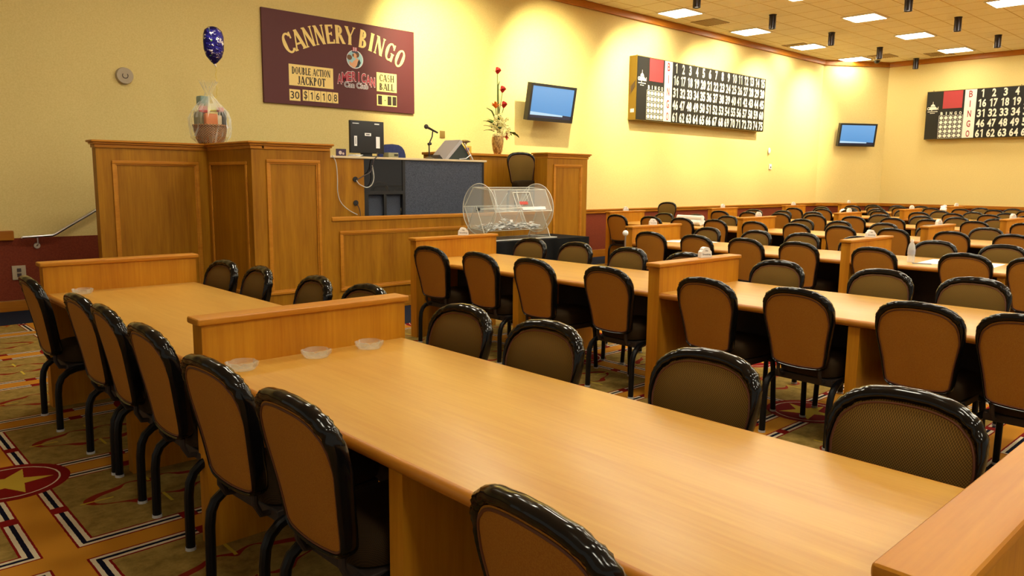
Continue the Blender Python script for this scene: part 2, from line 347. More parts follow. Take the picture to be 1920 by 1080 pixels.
# ------------------------------------------------------------------ ceiling lights
M['diffuser'] = mat('light_diffuser', (0.9, 0.9, 0.9, 1), 0.5, emit=(1.0, 0.95, 0.76), es=TROFFER_STR)
M['lframe'] = mat('light_frame_white', (0.8, 0.76, 0.66, 1), 0.5)
_t = None; k = 0
ordn = ['first', 'second', 'third', 'fourth', 'fifth', 'sixth', 'seventh', 'eighth', 'ninth', 'tenth', 'eleventh', 'twelfth']
for ri, (ty, off) in enumerate([(9.15, 13.0), (6.80, 13.25), (4.40, 13.7), (2.0, 13.6), (-0.4, 13.6), (-2.8, 13.6)]):
    for ci in range(-5, 4):
        tx = off+2.65*ci
        if tx > FX-0.5 or (ty > 8 and tx < 11) or (tx < 1.0 and ty > 1): continue
        if _t is None:
            _t = empty('ceiling_light', (tx, ty, ZC))
            fr = MB()
            for a in (-1, 1):
                fr.box(a*0.325-0.02, a*0.325+0.02, -0.325, 0.325, -0.022, 0.0); fr.box(-0.325, 0.325, a*0.325-0.02, a*0.325+0.02, -0.022, 0.0)
            fr.build('frame', M['lframe'], _t, smooth=False)
            MB().box(-0.305, 0.305, -0.305, 0.305, -0.016, -0.004).build('diffuser', M['diffuser'], _t, smooth=False)
            o = _t
        else:
            o = copy_tree(_t); o.location = (tx, ty, ZC)
        vis = visible(tx, ty, ZC, 30)
        row = {0: 'row nearest the back wall', 1: 'middle visible row', 2: 'third row from the back wall'}.get(ri, 'rows above the near tables')
        if vis:
            n = {0: ['nearest', 'second', 'third', 'farthest'], 1: ['nearest', 'middle', 'farthest'], 2: ['nearest', 'second', 'third']}.get(ri, ['one'])
            cnt = sum(1 for j in range(-5, ci) if visible(off+2.65*j, ty, ZC, 30) and not (ty > 8 and off+2.65*j < 11))
            tag(o, 'glowing square ceiling light, %s one in the %s' % (n[min(cnt, len(n)-1)], row), 'ceiling light', 'square fluorescent ceiling lights')
        else:
            tag(o, 'square ceiling light above the camera side of the hall', 'ceiling light', 'square fluorescent ceiling lights')
def spot(name, loc, target, watts, size, blend, parent=None, col=LAMP_COL, rad=0.04):
    l = bpy.data.lights.new(name, 'SPOT'); l.energy = watts; l.spot_size = R_(size); l.spot_blend = blend; l.color = col; l.shadow_soft_size = rad
    o = bpy.data.objects.new(name, l); COL.objects.link(o)
    if parent: o.parent = parent; o.location = Vector(loc)-parent.location
    else: o.location = loc
    o.rotation_euler = (Vector(target)-Vector(loc)).to_track_quat('-Z', 'Y').to_euler(); return o
M['cyl'] = mat('dark_bronze_cylinder', (0.03, 0.025, 0.03, 1), 0.25, metal=0.6)
M['lens'] = mat('lamp_lens', (0.8, 0.75, 0.6, 1), 0.3, emit=(1, 0.85, 0.6), es=1.5)
_c = None
cyls = [(x, 7.97, 0) for x in (-1.2, 1.4, 4.0, 6.6, 9.2, 11.8, 14.42, 17.0, 19.6, 21.95)]+[(x, 5.5, 1) for x in (9.4, 12.0, 14.6, 17.15, 19.77)]
vn = [0, 0]
for (x, y, rr) in cyls:
    if _c is None:
        _c = empty('cylinder_downlight', (x, y, ZC))
        MB().lathe([(0.068, 0), (0.068, -0.27), (0.062, -0.27), (0.060, -0.24)], 20).build('housing', M['cyl'], _c)
        MB().lathe([(0.075, 0), (0.075, -0.012)], 20).build('canopy', M['cyl'], _c)
        MB().lathe([(0.059, -0.245), (0.058, -0.25)], 20).build('lens', M['lens'], _c)
        o = _c
    else:
        o = copy_tree(_c); o.location = (x, y, ZC)
    if visible(x, y, ZC-0.27, 5):
        vn[rr] += 1
        tag(o, 'black cylinder spotlight, %s from the left in the %s ceiling row' % (ordn[vn[rr]-1], ['wall side', 'hall side'][rr]), 'spotlight', 'black cylinder spotlights on the ceiling')
    else: tag(o, 'black cylinder spotlight on the ceiling above the stage side, outside the view', 'spotlight', 'black cylinder spotlights on the ceiling')
    o['_c'] = 1
    if rr == 0 and 5 < x < 21:
        tx = {6.6: 7.55, 9.2: 10.0, 11.8: 12.45, 14.42: 14.9, 17.0: 17.2, 19.6: 19.7, 21.95: 21.4}[x]
        spot('lamp', (x, y+0.09, ZC-0.36), (tx, 9.8, 3.2), WASH_W, 80, 1.0, o)
    elif rr == 1:
        spot('lamp', (x, y, ZC-0.29), (x, y, 0), DOWN_W, 70, 0.9, o)
    del o['_c']
# vents, smoke detector dome
_v = None
for (x, y, lab) in [(14.2, 9.25, 'grey ceiling air vent between the two nearest wall side lights'), (18.05, 9.27, 'grey ceiling air vent beside the third wall side light'), (21.0, 8.45, 'grey ceiling air vent near the far room corner'), (21.6, 7.3, 'grey ceiling air vent above the far wall scoreboard')]:
    if _v is None:
        _v = empty('ceiling_vent', (x, y, ZC)); o = _v
        MB().box(-0.3, 0.3, -0.28, 0.28, -0.006, 0).build('backing', mat('vent_dark', srgb(120, 100, 66), 0.8), _v, smooth=False)
        g = MB()
        for i in range(9): g.box(-0.29, 0.29, -0.27+i*0.06, -0.235+i*0.06, -0.014, -0.006)
        g.build('louvers', mat('vent_metal', srgb(176, 152, 106), 0.6), _v, smooth=False)
    else: o = copy_tree(_v); o.location = (x, y, ZC)
    tag(o, lab, 'vent', 'square ceiling air vents')
o = empty('dome_camera', (21.4, 8.75, ZC), label='small dark dome camera on the ceiling near the room corner', cat='camera')
MB().lathe([(0.10, 0), (0.10, -0.03), (0.08, -0.035)], 18).build('mount', M['lframe'], o)
MB().lathe([(0.078, -0.035), (0.07, -0.075), (0.045, -0.105), (0.012, -0.115)], 18).build('dome', M['blackpl'], o)

# ------------------------------------------------------------------ bingo tables and partitions
TW_ = 0.95
ROWX = [1.12, 4.205, 7.42, 10.66, 13.90, 17.14, 20.38]
ROWW = [0.955, 1.0, 1.0, 1.0, 1.0, 1.0, 1.0]
DIVY = [[0.35, 3.0, 5.56], [0.40, 3.09, 5.84], [0.55, 3.20, 5.84], [0.95, 3.60, 6.25, 8.88], [0.9, 3.55, 6.21, 8.86], [0.95, 3.60, 6.26, 8.92], [1.05, 3.72, 6.38, 9.03]]
TZ = 0.74; DZ = 0.94
rown = ['nearest', 'second', 'third', 'fourth', 'fifth', 'sixth', 'farthest']
def bullnose_top(w, l, th):
    mb = MB(); r = th/2; n = 6
    prof = [(r-r*math.sin(PI*i/n), -r+r*math.cos(PI*i/n)) for i in range(n+1)]
    prof = prof + [(w-p[0], p[1]) for p in reversed(prof)]
    L = len(prof)
    vs = [(x, 0, z) for x, z in prof]+[(x, l, z) for x, z in prof]
    fs = []; mi = []
    for i in range(L):
        j = (i+1) % L; fs.append((i, j, j+L, i+L)); mi.append(0 if (i == L-1) else 1)
    fs += [tuple(range(L)), tuple(range(2*L-1, L-1, -1))]; mi += [1, 1]
    for f, m_ in zip(fs, mi): mb.f.append(f); mb.m.append(m_)
    mb.v += vs; return mb
for ri, (rx, rw, ys) in enumerate(zip(ROWX, ROWW, DIVY)):
    ys = sorted(ys); nd = len(ys)
    for k in range(nd):
        y = ys[k]; fromstage = nd-1-k
        if visible(rx, y, DZ, 30) or visible(rx+rw, y, DZ, 30):
            d = empty('table_partition', (rx+rw/2, y, 0), label='wooden partition panel, %s from the stage end of the %s table row' % (ordn[fromstage], rown[ri]), cat='partition', group='wooden partitions between the bingo tables')
            MB().box(-rw/2, rw/2, -0.045, 0.045, 0, DZ-0.024).build('panel', M['part_v'], d, smooth=False)
            MB().box(-rw/2-0.018, rw/2+0.018, -0.058, 0.058, DZ-0.028, DZ, bev=0.010).build('cap', M['cap_x'], d)
    for k in range(nd-1):
        y0, y1 = ys[k]+0.0455, ys[k+1]-0.0455; seg = nd-2-k
        if not any(visible(x, y, TZ, 60) for x in (rx, rx+rw) for y in (y0, (y0+y1)/2, y1)): continue
        d = empty('bingo_table', (rx, y0, 0), label='long wood laminate bingo table, %s section from the stage end in the %s row' % (ordn[seg], rown[ri]), cat='table', group='long laminate bingo tables')
        bullnose_top(rw, y1-y0, 0.040).xf(Matrix.Translation((0, 0, TZ))).build('tabletop', [M['table'], M['edge']], d)
        l = y1-y0; ly = 4.025-y0 if (ri, k) == (0, 1) else l/2; leg = MB().box(0.02, rw-0.02 if (ri, k) != (0, 1) else rw-.40, ly-0.032, ly+0.032, 0, TZ-0.042)
        leg.build('leg_panel', M['part_v'], d, smooth=False)
        mo_ = rw/2+(.012 if ri == 0 else 0); MB().box(mo_-0.006, mo_+0.006, 0.002, ly-0.033, 0.30, TZ-0.042).build('modesty_panel', M['apron'], d, smooth=False)
        MB().box(mo_-0.006, mo_+0.006, ly+0.033, l-0.002, 0.30, TZ-0.042).build('modesty_panel', M['apron'], d, smooth=False)

# ------------------------------------------------------------------ banquet chair
def catmull(P, n, closed=True):
    out = []; N = len(P)
    for i in range(N):
        p0, p1, p2, p3 = P[i-1], P[i], P[(i+1) % N], P[(i+2) % N]
        for k in range(n):
            t = k/n; t2 = t*t; t3 = t2*t
            out.append(tuple(0.5*((2*b)+(-a+c)*t+(2*a-5*b+4*c-d)*t2+(-a+3*b-3*c+d)*t3) for a, b, c, d in zip(p0, p1, p2, p3)))
    return out
HALF = [(0.062, .889), (.122, .877), (.168, .853), (.199, .817), (.210, .77), (.206, .71), (.193, .64), (.180, .57), (.170, .50), (.160, .455), (.135, .432), (.08, .424)]
OUT = [(0.0, .892)]+HALF+[(0.0, .421)]+[(-y, z) for y, z in reversed(HALF)]
OUT = catmull(OUT, 5)
def lean(y, z):
    t = max(0.0, (z-0.42)/0.47)
    return -0.095*t**1.25 + 0.40*y*y
def make_chair(name, zoff=0.0):
    root = empty(name, (0, 0, 0))
    N = len(OUT); C2 = Vector((0, 0.66))
    # frame: carved swept rail round the back
    fr = MB(); n = 12; cen = []
    for i, (y, z) in enumerate(OUT):
        a = Vector(OUT[i-1]); b = Vector(OUT[(i+1) % N]); t = (b-a).normalized(); nrm = Vector((t.y, -t.x))
        if nrm.dot(Vector((y, z))-C2) < 0: nrm = -nrm
        topness = min(1, max(0, (z-0.70)/0.13))
        hw = 0.0075+0.0135*topness+(0.002 if z < 0.45 else 0)     # in-plane half width
        hd = 0.029+0.0*topness
        c = Vector((y, z))-nrm*hw; cen.append((c, nrm, hw))
        sh = min(1, max(0, (abs(y)-0.10)/0.05))*topness
        for k in range(n):
            ph = 2*PI*k/n
            car = 1+sh*0.13*math.sin(i*1.9+k*2.1)*math.cos(k*1.5+i*0.7)+topness*0.04*math.sin(i*0.9)
            q = c+nrm*math.cos(ph)*hw*car
            fr.v.append((lean(q.x, q.y)+math.sin(ph)*hd*car, q.x, q.y))
    for i in range(N):
        j = (i+1) % N
        for k in range(n): fr.f.append((i*n+k, i*n+(k+1) % n, j*n+(k+1) % n, j*n+k)); fr.m.append(0)
    fr.build('back_frame', M['black'], root, ang=60)
    # upholstery panels
    def pad(sign, off, bulge, name_, mm):
        mb = MB(); rings = 7; idx = []
        for r in range(rings+1):
            s = 1-r/rings; ring = []
            for (c, nrm, hw) in cen[::2]:
                p = c-nrm*(hw*0.75); q = C2+(p-C2)*s if r < rings else C2
                x = lean(q.x, q.y)+sign*(off+bulge*(1-s**3.0)); mb.v.append((x, q.x, q.y)); ring.append(len(mb.v)-1)
                if r == rings: break
            idx.append(ring)
        for r in range(rings-1):
            L = len(idx[r])
            for k in range(L): mb.f.append((idx[r][k], idx[r][(k+1) % L], idx[r+1][(k+1) % L], idx[r+1][k])); mb.m.append(0)
        L = len(idx[rings-1])
        for k in range(L): mb.f.append((idx[rings-1][k], idx[rings-1][(k+1) % L], idx[rings][0])); mb.m.append(0)
        mb.build(name_, mm, root, ang=80)
    pad(-1, 0.020, 0.010, 'backrest', M['brown'])
    pad(1, 0.016, 0.026, 'back_cushion', M['olive'])
    pp = MB(); 
    for sgn, off in ((-1, 0.021), (1, 0.018)):
        pts = []
        for (c, nrm, hw) in cen[::2]:
            p = c-nrm*(hw*1.15); pts.append((lean(p.x, p.y)+sgn*off, p.x, p.y))
        pp.tube(pts, 0.0042, 6, closed=True)
    pp.build('piping', M['piping'], root)
    # seat cushion
    mb = MB(); prof = [(0.0, 0.375), (0.86, 0.375), (0.97, 0.385), (1.0, 0.41), (0.985, 0.445), (0.93, 0.468), (0.75, 0.482), (0.4, 0.49), (0.0, 0.492)]; K = 32; rows = []
    for (s, z) in prof:
        row = []
        for k in range(K):
            a = 2*PI*k/K; ca, sa = math.cos(a), math.sin(a); e = 0.45
            x = 0.265+0.235*s*math.copysign(abs(ca)**e, ca); wy = 0.172+0.030*((x-0.03)/0.47); y = wy*s*math.copysign(abs(sa)**e, sa)
            mb.v.append((x, y, z)); row.append(len(mb.v)-1)
        rows.append(row)
    for a, b in zip(rows, rows[1:]):
        for k in range(K): mb.f.append((a[k], a[(k+1) % K], b[(k+1) % K], b[k])); mb.m.append(0)
    mb.build('seat', M['seatfab'], root, ang=50)
    fm = MB().box(0.05, 0.46, -0.175, 0.175, 0.335, 0.375, bev=0.008)
    for s in (-1, 1): fm.tube([(0.10, s*0.12, 0.35), (0.02, s*0.125, 0.36), (0.0, s*0.125, 0.40), (0.0, s*0.125, 0.44)], 0.011, 8)
    fm.build('seat_frame', M['apron'], root)
    for s in (-1, 1):
        pts = [(0.15, s*0.17, 0.352), (0.09, s*0.185, 0.350), (0.045, s*0.193, 0.338), (0.012, s*0.196, 0.312), (-0.005, s*0.197, 0.275), (-0.012, s*0.197, 0.22), (-0.015, s*0.198, 0.012-zoff)]
        MB().tube(pts, 0.0185, 10).lathe([(0.021, -zoff), (0.021, 0.012-zoff)], 10, (-0.015, s*0.198, 0), 1).build('leg', [M['tube'], M['glide']], root)
        pts = [(0.41, s*0.165, 0.352), (0.43, s*0.185, 0.33), (0.435, s*0.19, 0.28), (0.45, s*0.195, 0.012-zoff)]
        MB().tube(pts, 0.0165, 10).lathe([(0.019, -zoff), (0.019, 0.012-zoff)], 10, (0.45, s*0.195, 0), 1).build('leg', [M['tube'], M['glide']], root)
    return root
CHS = 1.015
proto = make_chair('banquet_chair'); used = False
chairs = []
def place_chair(x, y, rz, label, group='banquet chairs along the bingo tables', z=0.0):
    global used
    o = copy_tree(proto) if used else proto; used = True
    o.location = (x, y, z); o.rotation_euler = (0, 0, rz); o.scale = (CHS, CHS, CHS)
    tag(o, label, 'chair', group); return o
LY = {0: [5.17, 4.25, 3.80, 3.20, 2.48, 1.82, 0.95],
      1: [5.40, 4.72, 4.10, 3.38, 2.60, 2.01, 1.37, 0.90],
      2: [5.43, 4.80, 4.20, 3.62, 2.87, 2.12, 1.60]}
RY = {0: [5.33, 4.82, 4.14, 3.62, 2.74, 2.19, 1.46, 0.77],
      1: [5.50, 4.90, 4.25, 3.63, 2.82, 2.07, 1.50],
      2: [5.50, 4.80, 4.22, 3.56, 2.79, 2.17]}
for ri in range(7):
    rx, rw, ys = ROWX[ri], ROWW[ri], sorted(DIVY[ri], reverse=True)
    for side in (0, 1):
        tab = (LY, RY)[side].get(ri)
        if tab is None:
            tab = []
            for a, b in zip(ys, ys[1:]):
                for q in range(4): tab.append(a-0.36-q*0.645+random.uniform(-0.05, 0.05))
        for i, y in enumerate(tab):
            rz = random.gauss(0, 0.05); dx = random.uniform(-0.03, 0.03)
            x = rx-0.07+dx*.6 if side == 0 else rx+rw+0.12+dx
            if ri == 0: x += ({1: .05, 2: .05, 3: .02} if side == 0 else {0: -.13, 1: -.05}).get(i, 0)
            if ri == 0: x = min(x, rx-.025) if side == 0 else max(x, rx+rw+.05)
            if not (visible(x, y, 0.9, 25) or visible(x, y+0.2, 0.7, 0) or visible(x, y-0.2, 0.5, 0)): continue
            yl = [(a+b)/2 for a, b in zip(ys, ys[1:])] if (ri, side) != (0, 1) else [1.675]
            if ri == 0: yl = [1.675] if side else [1.675]
            for q in yl:
                if abs(y-q) < 0.24: y = q+math.copysign(0.24, y-q)
            if side == 0: lab = 'brown-backed chair %s from the stage end, left side of the %s table row' % (ordn[i], rown[ri])
            else: lab = 'camera-facing chair %s from the stage end, right side of the %s table row' % (ordn[i], rown[ri])
            place_chair(x, y, rz+(0 if side == 0 else PI), lab)

# ------------------------------------------------------------------ lettering helpers
_g = {}
def glyph(s, off=0.0):
    k = (s, off)
    if k in _g: return _g[k]
    cu = bpy.data.curves.new('t', 'FONT'); cu.body = s; cu.size = 1; cu.offset = off; cu.resolution_u = 3
    ob = bpy.data.objects.new('t', cu); COL.objects.link(ob); bpy.context.view_layer.update()
    me = bpy.data.meshes.new_from_object(ob.evaluated_get(bpy.context.evaluated_depsgraph_get()))
    vs = [(v.co.x, v.co.y) for v in me.vertices]; fs = [tuple(p.vertices) for p in me.polygons]
    bpy.data.objects.remove(ob); bpy.data.curves.remove(cu); bpy.data.meshes.remove(me)
    x0 = min(v[0] for v in vs); x1 = max(v[0] for v in vs); y0 = min(v[1] for v in vs); y1 = max(v[1] for v in vs)
    vs = [((x-x0)/(x1-x0)-0.5, (y-y0)/(y1-y0)-0.5) for x, y in vs]
    _g[k] = (vs, fs); return _g[k]
def plane(o, R, U):
    R = Vector(R).normalized(); U = Vector(U).normalized(); return (Vector(o), R, U, R.cross(U))
def text(mb, s, pl, cx, cy, w, h, off=0.0, lift=0.003, mi=0, rot=0.0):
    if s == '1':      # a plain one: stem and flag
        mb.flat([(cx-w*.02, cy-h/2), (cx+w*.42, cy-h/2), (cx+w*.42, cy+h/2), (cx+w*.05, cy+h/2), (cx-w*.5, cy+h*.34), (cx-w*.5, cy+h*.20), (cx-w*.02, cy+h*.28)], pl, lift, mi); return
    vs, fs = glyph(s, off); o, R, U, N = pl; c, sn = math.cos(rot), math.sin(rot)
    P = []
    for x, y in vs:
        a, b = x*w, y*h; P.append(o+R*(cx+a*c-b*sn)+U*(cy+a*sn+b*c)+N*lift)
    mb.add(P, fs, mi)
def rect(mb, pl, x0, x1, y0, y1, lift=0.002, mi=0): mb.flat([(x0, y0), (x1, y0), (x1, y1), (x0, y1)], pl, lift, mi)
def disc(mb, pl, cx, cy, rx, ry=None, lift=0.002, mi=0, n=20): mb.flat([(cx+rx*math.cos(2*PI*k/n), cy+(ry or rx)*math.sin(2*PI*k/n)) for k in range(n)], pl, lift, mi)
# serif letters built from strokes: unit height, own width
def L_(x0, y0, x1, y1, t): return ('l', x0, y0, x1, y1, t)
def S_(x, y, w=0.13): return ('l', x-w, y, x+w, y, 0.0)     # serif bar
def A_(cx, cy, rx, ry, a0, a1, tk, tn): return ('a', cx, cy, rx, ry, a0, a1, tk, tn)
K, T = 0.215, 0.095
SF = {
 'A': (0.72, [L_(0.06, 0, 0.36, 1, T), L_(0.66, 0, 0.36, 1, K), L_(0.17, .32, .56, .32, -T), S_(0.06, 0, .11), S_(0.64, 0, .15)]),
 'B': (0.62, [L_(.14, 0, .14, 1, K), A_(.22, .75, .27, .25, -90, 90, K, T), A_(.22, .26, .33, .26, -90, 90, K, T), L_(.1, 1, .24, 1, -T), L_(.1, 0, .24, 0, -T), L_(.14, .5, .26, .5, -T), S_(.12, 1, .1), S_(.12, 0, .1)]),
 'C': (0.66, [A_(.38, .5, .34, .5, 45, 315, K, T), L_(.61, .66, .61, .98, T), L_(.61, .04, .61, .2, T*.6)]),
 'D': (0.68, [L_(.14, 0, .14, 1, K), A_(.2, .5, .42, .5, -90, 90, K, T), S_(.12, 1, .1), S_(.12, 0, .1)]),
 'E': (0.56, [L_(.14, 0, .14, 1, K), L_(.1, 1, .52, 1, -T), L_(.1, 0, .54, 0, -T), L_(.14, .52, .42, .52, -T), L_(.5, .8, .52, 1, T), L_(.54, 0, .56, .22, T), L_(.42, .42, .42, .62, T*.8)]),
 'G': (0.70, [A_(.38, .5, .34, .5, 45, 300, K, T), L_(.61, .68, .61, .98, T), L_(.60, .02, .60, .42, K*.8), S_(.58, .44, .13)]),
 'H': (0.74, [L_(.14, 0, .14, 1, K), L_(.6, 0, .6, 1, K), L_(.14, .5, .6, .5, -T), S_(.14, 0), S_(.14, 1), S_(.6, 0), S_(.6, 1)]),
 'I': (0.30, [L_(.15, 0, .15, 1, K), S_(.15, 0), S_(.15, 1)]),
 'J': (0.44, [L_(.3, .2, .3, 1, K), A_(.18, .2, .2, .2, 180, 360, T, T), S_(.3, 1)]),
 'K': (0.70, [L_(.14, 0, .14, 1, K), L_(.14, .4, .58, 1, T), L_(.3, .56, .6, 0, K), S_(.14, 0), S_(.14, 1), S_(.58, 1, .1), S_(.62, 0, .1)]),
 'L': (0.56, [L_(.14, 0, .14, 1, K), L_(.1, 0, .54, 0, -T), L_(.52, 0, .54, .24, T), S_(.14, 1)]),
 'N': (0.74, [L_(.12, 0, .12, 1, T), L_(.62, 0, .62, 1, T), L_(.12, 1, .60, 0, K), S_(.1, 1, .1), S_(.12, 0, .1), S_(.62, 1, .1)]),
 'O': (0.72, [A_(.36, .5, .34, .5, 0, 360, K, T)]),
 'P': (0.60, [L_(.14, 0, .14, 1, K), A_(.2, .74, .3, .26, -90, 90, K, T), S_(.14, 0), S_(.12, 1, .1)]),
 'R': (0.68, [L_(.14, 0, .14, 1, K), A_(.22, .74, .28, .26, -90, 90, K, T), L_(.32, .5, .58, 0, K), L_(.14, .5, .26, .5, -T), S_(.14, 0), S_(.12, 1, .1), S_(.6, 0, .09)]),
 'S': (0.56, [A_(.28, .75, .22, .25, 40, 255, T, T*1.3), A_(.28, .26, .23, .26, -140, 85, T*1.3, T), L_(.16, .62, .40, .40, K)]),
 'T': (0.62, [L_(.31, 0, .31, 1, K), L_(.02, 1, .6, 1, -T), L_(.03, .78, .02, 1, T), L_(.59, .78, .6, 1, T), S_(.31, 0)]),
 'U': (0.72, [L_(.14, .28, .14, 1, K), L_(.6, .28, .6, 1, T), A_(.37, .3, .27, .3, 180, 360, K*.7, T), S_(.14, 1), S_(.6, 1, .1)]),
 'Y': (0.72, [L_(.08, 1, .36, .45, K), L_(.66, 1, .38, .45, T), L_(.36, 0, .36, .48, K), S_(.36, 0), S_(.1, 1), S_(.64, 1, .1)]),
}
def serif(mb, ch, pl, cx, cy, w, h, rot=0.0, lift=0.003, mi=0):
    W, ops = SF[ch]; o, R, U, N = pl; c, s = math.cos(rot), math.sin(rot)
    def P(x, y, i=0):
        a = (x/W-0.5)*w; b = (min(1, max(0, y))-0.5)*h; return o+R*(cx+a*c-b*s)+U*(cy+a*s+b*c)+N*(lift+i*0.00025)
    for i, op in enumerate(ops):
        if op[0] == 'l':
            _, x0, y0, x1, y1, t = op
            if t > 0: q = [(x0-t/2, y0), (x0+t/2, y0), (x1+t/2, y1), (x1-t/2, y1)]
            else:
                t = -t or 0.06; a = y0-t if y0 > 0.9 else (y0 if y0 < 0.1 else y0-t/2); q = [(x0, a), (x1, a), (x1, a+t), (x0, a+t)]
            mb.add([P(x, y, i) for x, y in q], [(0, 1, 2, 3)], mi)
        else:
            _, ax, ay, rx, ry, a0, a1, tk, tn = op; n = 18; vs = []
            for k in range(n+1):
                an = R_(a0+(a1-a0)*k/n); th = tn+(tk-tn)*abs(math.cos(an))**1.5
                vs.append(P(ax+rx*math.cos(an), ay+ry*math.sin(an), i)); vs.append(P(ax+(rx-th)*math.cos(an), ay+(ry-min(th, tn+0.02))*math.sin(an), i))
            mb.add(vs, [(2*k, 2*k+1, 2*k+3, 2*k+2) for k in range(n)], mi)
def serif_line(mb, s, pl, cx, cy, w, h, **k):
    tot = sum(SF[c][0] if c != ' ' else 0.35 for c in s)+0.06*(len(s)-1); u = w/tot; x = cx-w/2
    for c in s:
        cw = (SF[c][0] if c != ' ' else 0.35)*u
        if c != ' ': serif(mb, c, pl, x+cw/2, cy, cw, h, **k)
        x += cw+0.06*u

# ------------------------------------------------------------------ sign on the back wall
M['signp'] = mat('sign_maroon_panel', srgb(84, 26, 30), 0.6)
M['signc'] = mat('sign_cream', srgb(246, 216, 136), 0.6)
M['signk'] = mat('sign_dark_lettering', srgb(50, 32, 20), 0.6)
SX0, SX1, SZ0, SZ1 = 4.67, 7.09, 2.465, 3.67
sg = empty('wall_sign', (5.88, WY, SZ0), label='maroon wall sign reading Cannery Bingo with jackpot figures in cream', cat='sign')
local(MB().box(SX0, SX1, WY-0.035, WY-0.002, SZ0, SZ1).build('sign_board', M['signp'], smooth=False), sg)
pl = plane((0, WY-0.036, 0), (1, 0, 0), (0, 0, 1))
mb = MB()
arc = list(zip('CANNERY', [5.03, 5.175, 5.335, 5.50, 5.655, 5.82, 5.98]))+list(zip('BINGO', [6.20, 6.335, 6.475, 6.65, 6.83]))
for ch, x in arc:
    dx = x-5.93; z = 3.475-0.27*dx*dx
    wd = {'I': 0.07, 'E': 0.125, 'B': .14, 'R': .155, 'O': .165}.get(ch, 0.162)
    serif(mb, ch, pl, x, z, wd, 0.245+0.03*abs(dx), rot=-math.atan(0.54*dx))
local(mb.build('title_lettering', M['signc'], smooth=False), sg)
def plate(x0, x1, z0, z1, fn):
    mb = MB(); rect(mb, pl, x0, x1, z0, z1); p = local(mb.build('cream_plate', M['signc'], smooth=False), sg)
    mb = MB(); fn(mb); q = mb.build('plate_lettering', M['signk'], smooth=False); q.parent = p
plate(5.03, 5.70, 2.715, 2.995, lambda mb: (serif_line(mb, 'DOUBLE ACTION', pl, 5.365, 2.915, 0.58, 0.095), serif_line(mb, 'JACKPOT', pl, 5.365, 2.79, 0.42, 0.11)))
plate(5.03, 5.19, 2.515, 2.665, lambda mb: text(mb, '30', pl, 5.11, 2.59, 0.13, 0.10, 0.01))
for i, ch in enumerate('$16108'): plate(5.225+i*0.092, 5.312+i*0.092, 2.525, 2.672, lambda mb: text(mb, ch, pl, 5.268+i*0.092, 2.597, 0.032 if ch == '1' else 0.052, 0.12 if ch == '$' else 0.10, 0.0 if ch == '1' else 0.01))
plate(6.415, 6.765, 2.75, 3.02, lambda mb: (serif_line(mb, 'CASH', pl, 6.59, 2.945, 0.26, 0.10), serif_line(mb, 'BALL', pl, 6.59, 2.82, 0.26, 0.10)))
plate(6.415, 6.765, 2.545, 2.705, lambda mb: [rect(mb, pl, x, x+w_, a, b, 0.004) for x, w_, a, b in ((6.435, .068, 2.562, 2.69), (6.60, .068, 2.562, 2.69), (6.688, .068, 2.562, 2.69), (6.545, .025, 2.62, 2.632))])
ms = [mat('logo_sky', srgb(160, 205, 215), .6), mat('logo_skin', srgb(226, 170, 130), .6), mat('logo_hair', srgb(110, 74, 44), .6), mat('logo_dress', srgb(40, 40, 44), .6), mat('logo_red', srgb(176, 44, 64), .6), mat('logo_white', srgb(236, 226, 226), .6), mat('logo_navy', srgb(60, 70, 96), .6)]
mb = MB(); cx, cy = 6.055, 3.16
disc(mb, pl, cx, cy, .137, .128, .003, 5, 28); disc(mb, pl, cx, cy, .128, .120, .0036, 0, 28)
mb.flat([(cx-.09, cy-.085), (cx-.02, cy-.118), (cx+.06, cy-.10), (cx+.075, cy-.01), (cx+.03, cy+.02), (cx-.02, cy-.02), (cx-.05, cy-.055), (cx-.09, cy-.03)], pl, .0042, 1)
mb.flat([(cx+.0, cy-.115), (cx+.06, cy-.10), (cx+.095, cy-.04), (cx+.07, cy+.01), (cx+.045, cy-.03), (cx+.03, cy-.08)], pl, .0048, 3)
disc(mb, pl, cx+.01, cy+.055, .036, .042, .0048, 1); disc(mb, pl, cx+.035, cy+.068, .036, .04, .0054, 2); disc(mb, pl, cx-.03, cy+.055, .014, .022, .0054, 2)
disc(mb, pl, cx+.004, cy+.05, .024, .03, .006, 1); disc(mb, pl, cx-.09, cy+.02, .042, .036, .0048, 2)
disc(mb, pl, cx, cy+.10, .055, .012, .0065, 6)
for i in range(5): rect(mb, pl, cx-.04+i*.016, cx-.024+i*.016, cy+.105, cy+.165, .006, 5 if i % 2 else 4)
local(mb.build('portrait_emblem', ms, smooth=False), sg)
mb = MB()
for i, ch in enumerate('AMERICAN'):
    x = 5.80+i*0.0785; z = 2.90+0.0; dz = 0.012-abs(i-3.5)**2*0.0045+(0.0)
    for (off, l_, m_, s) in ((0.05, .0032, 5, 1.10), (0.03, .0042, 4, 1.0)):
        text(mb, ch, pl, x, z+dz+.01, (0.020 if ch == 'I' else 0.080 if ch == 'M' else 0.070)*s, 0.13*s, off, l_+i*.00003, m_)
text(mb, 'Can Club', pl, 6.07, 2.80, 0.40, 0.085, 0.06, .0054, 5); text(mb, 'Can Club', pl, 6.07, 2.80, 0.385, 0.072, 0.0, .0062, 6)
local(mb.build('club_lettering', ms, smooth=False), sg)

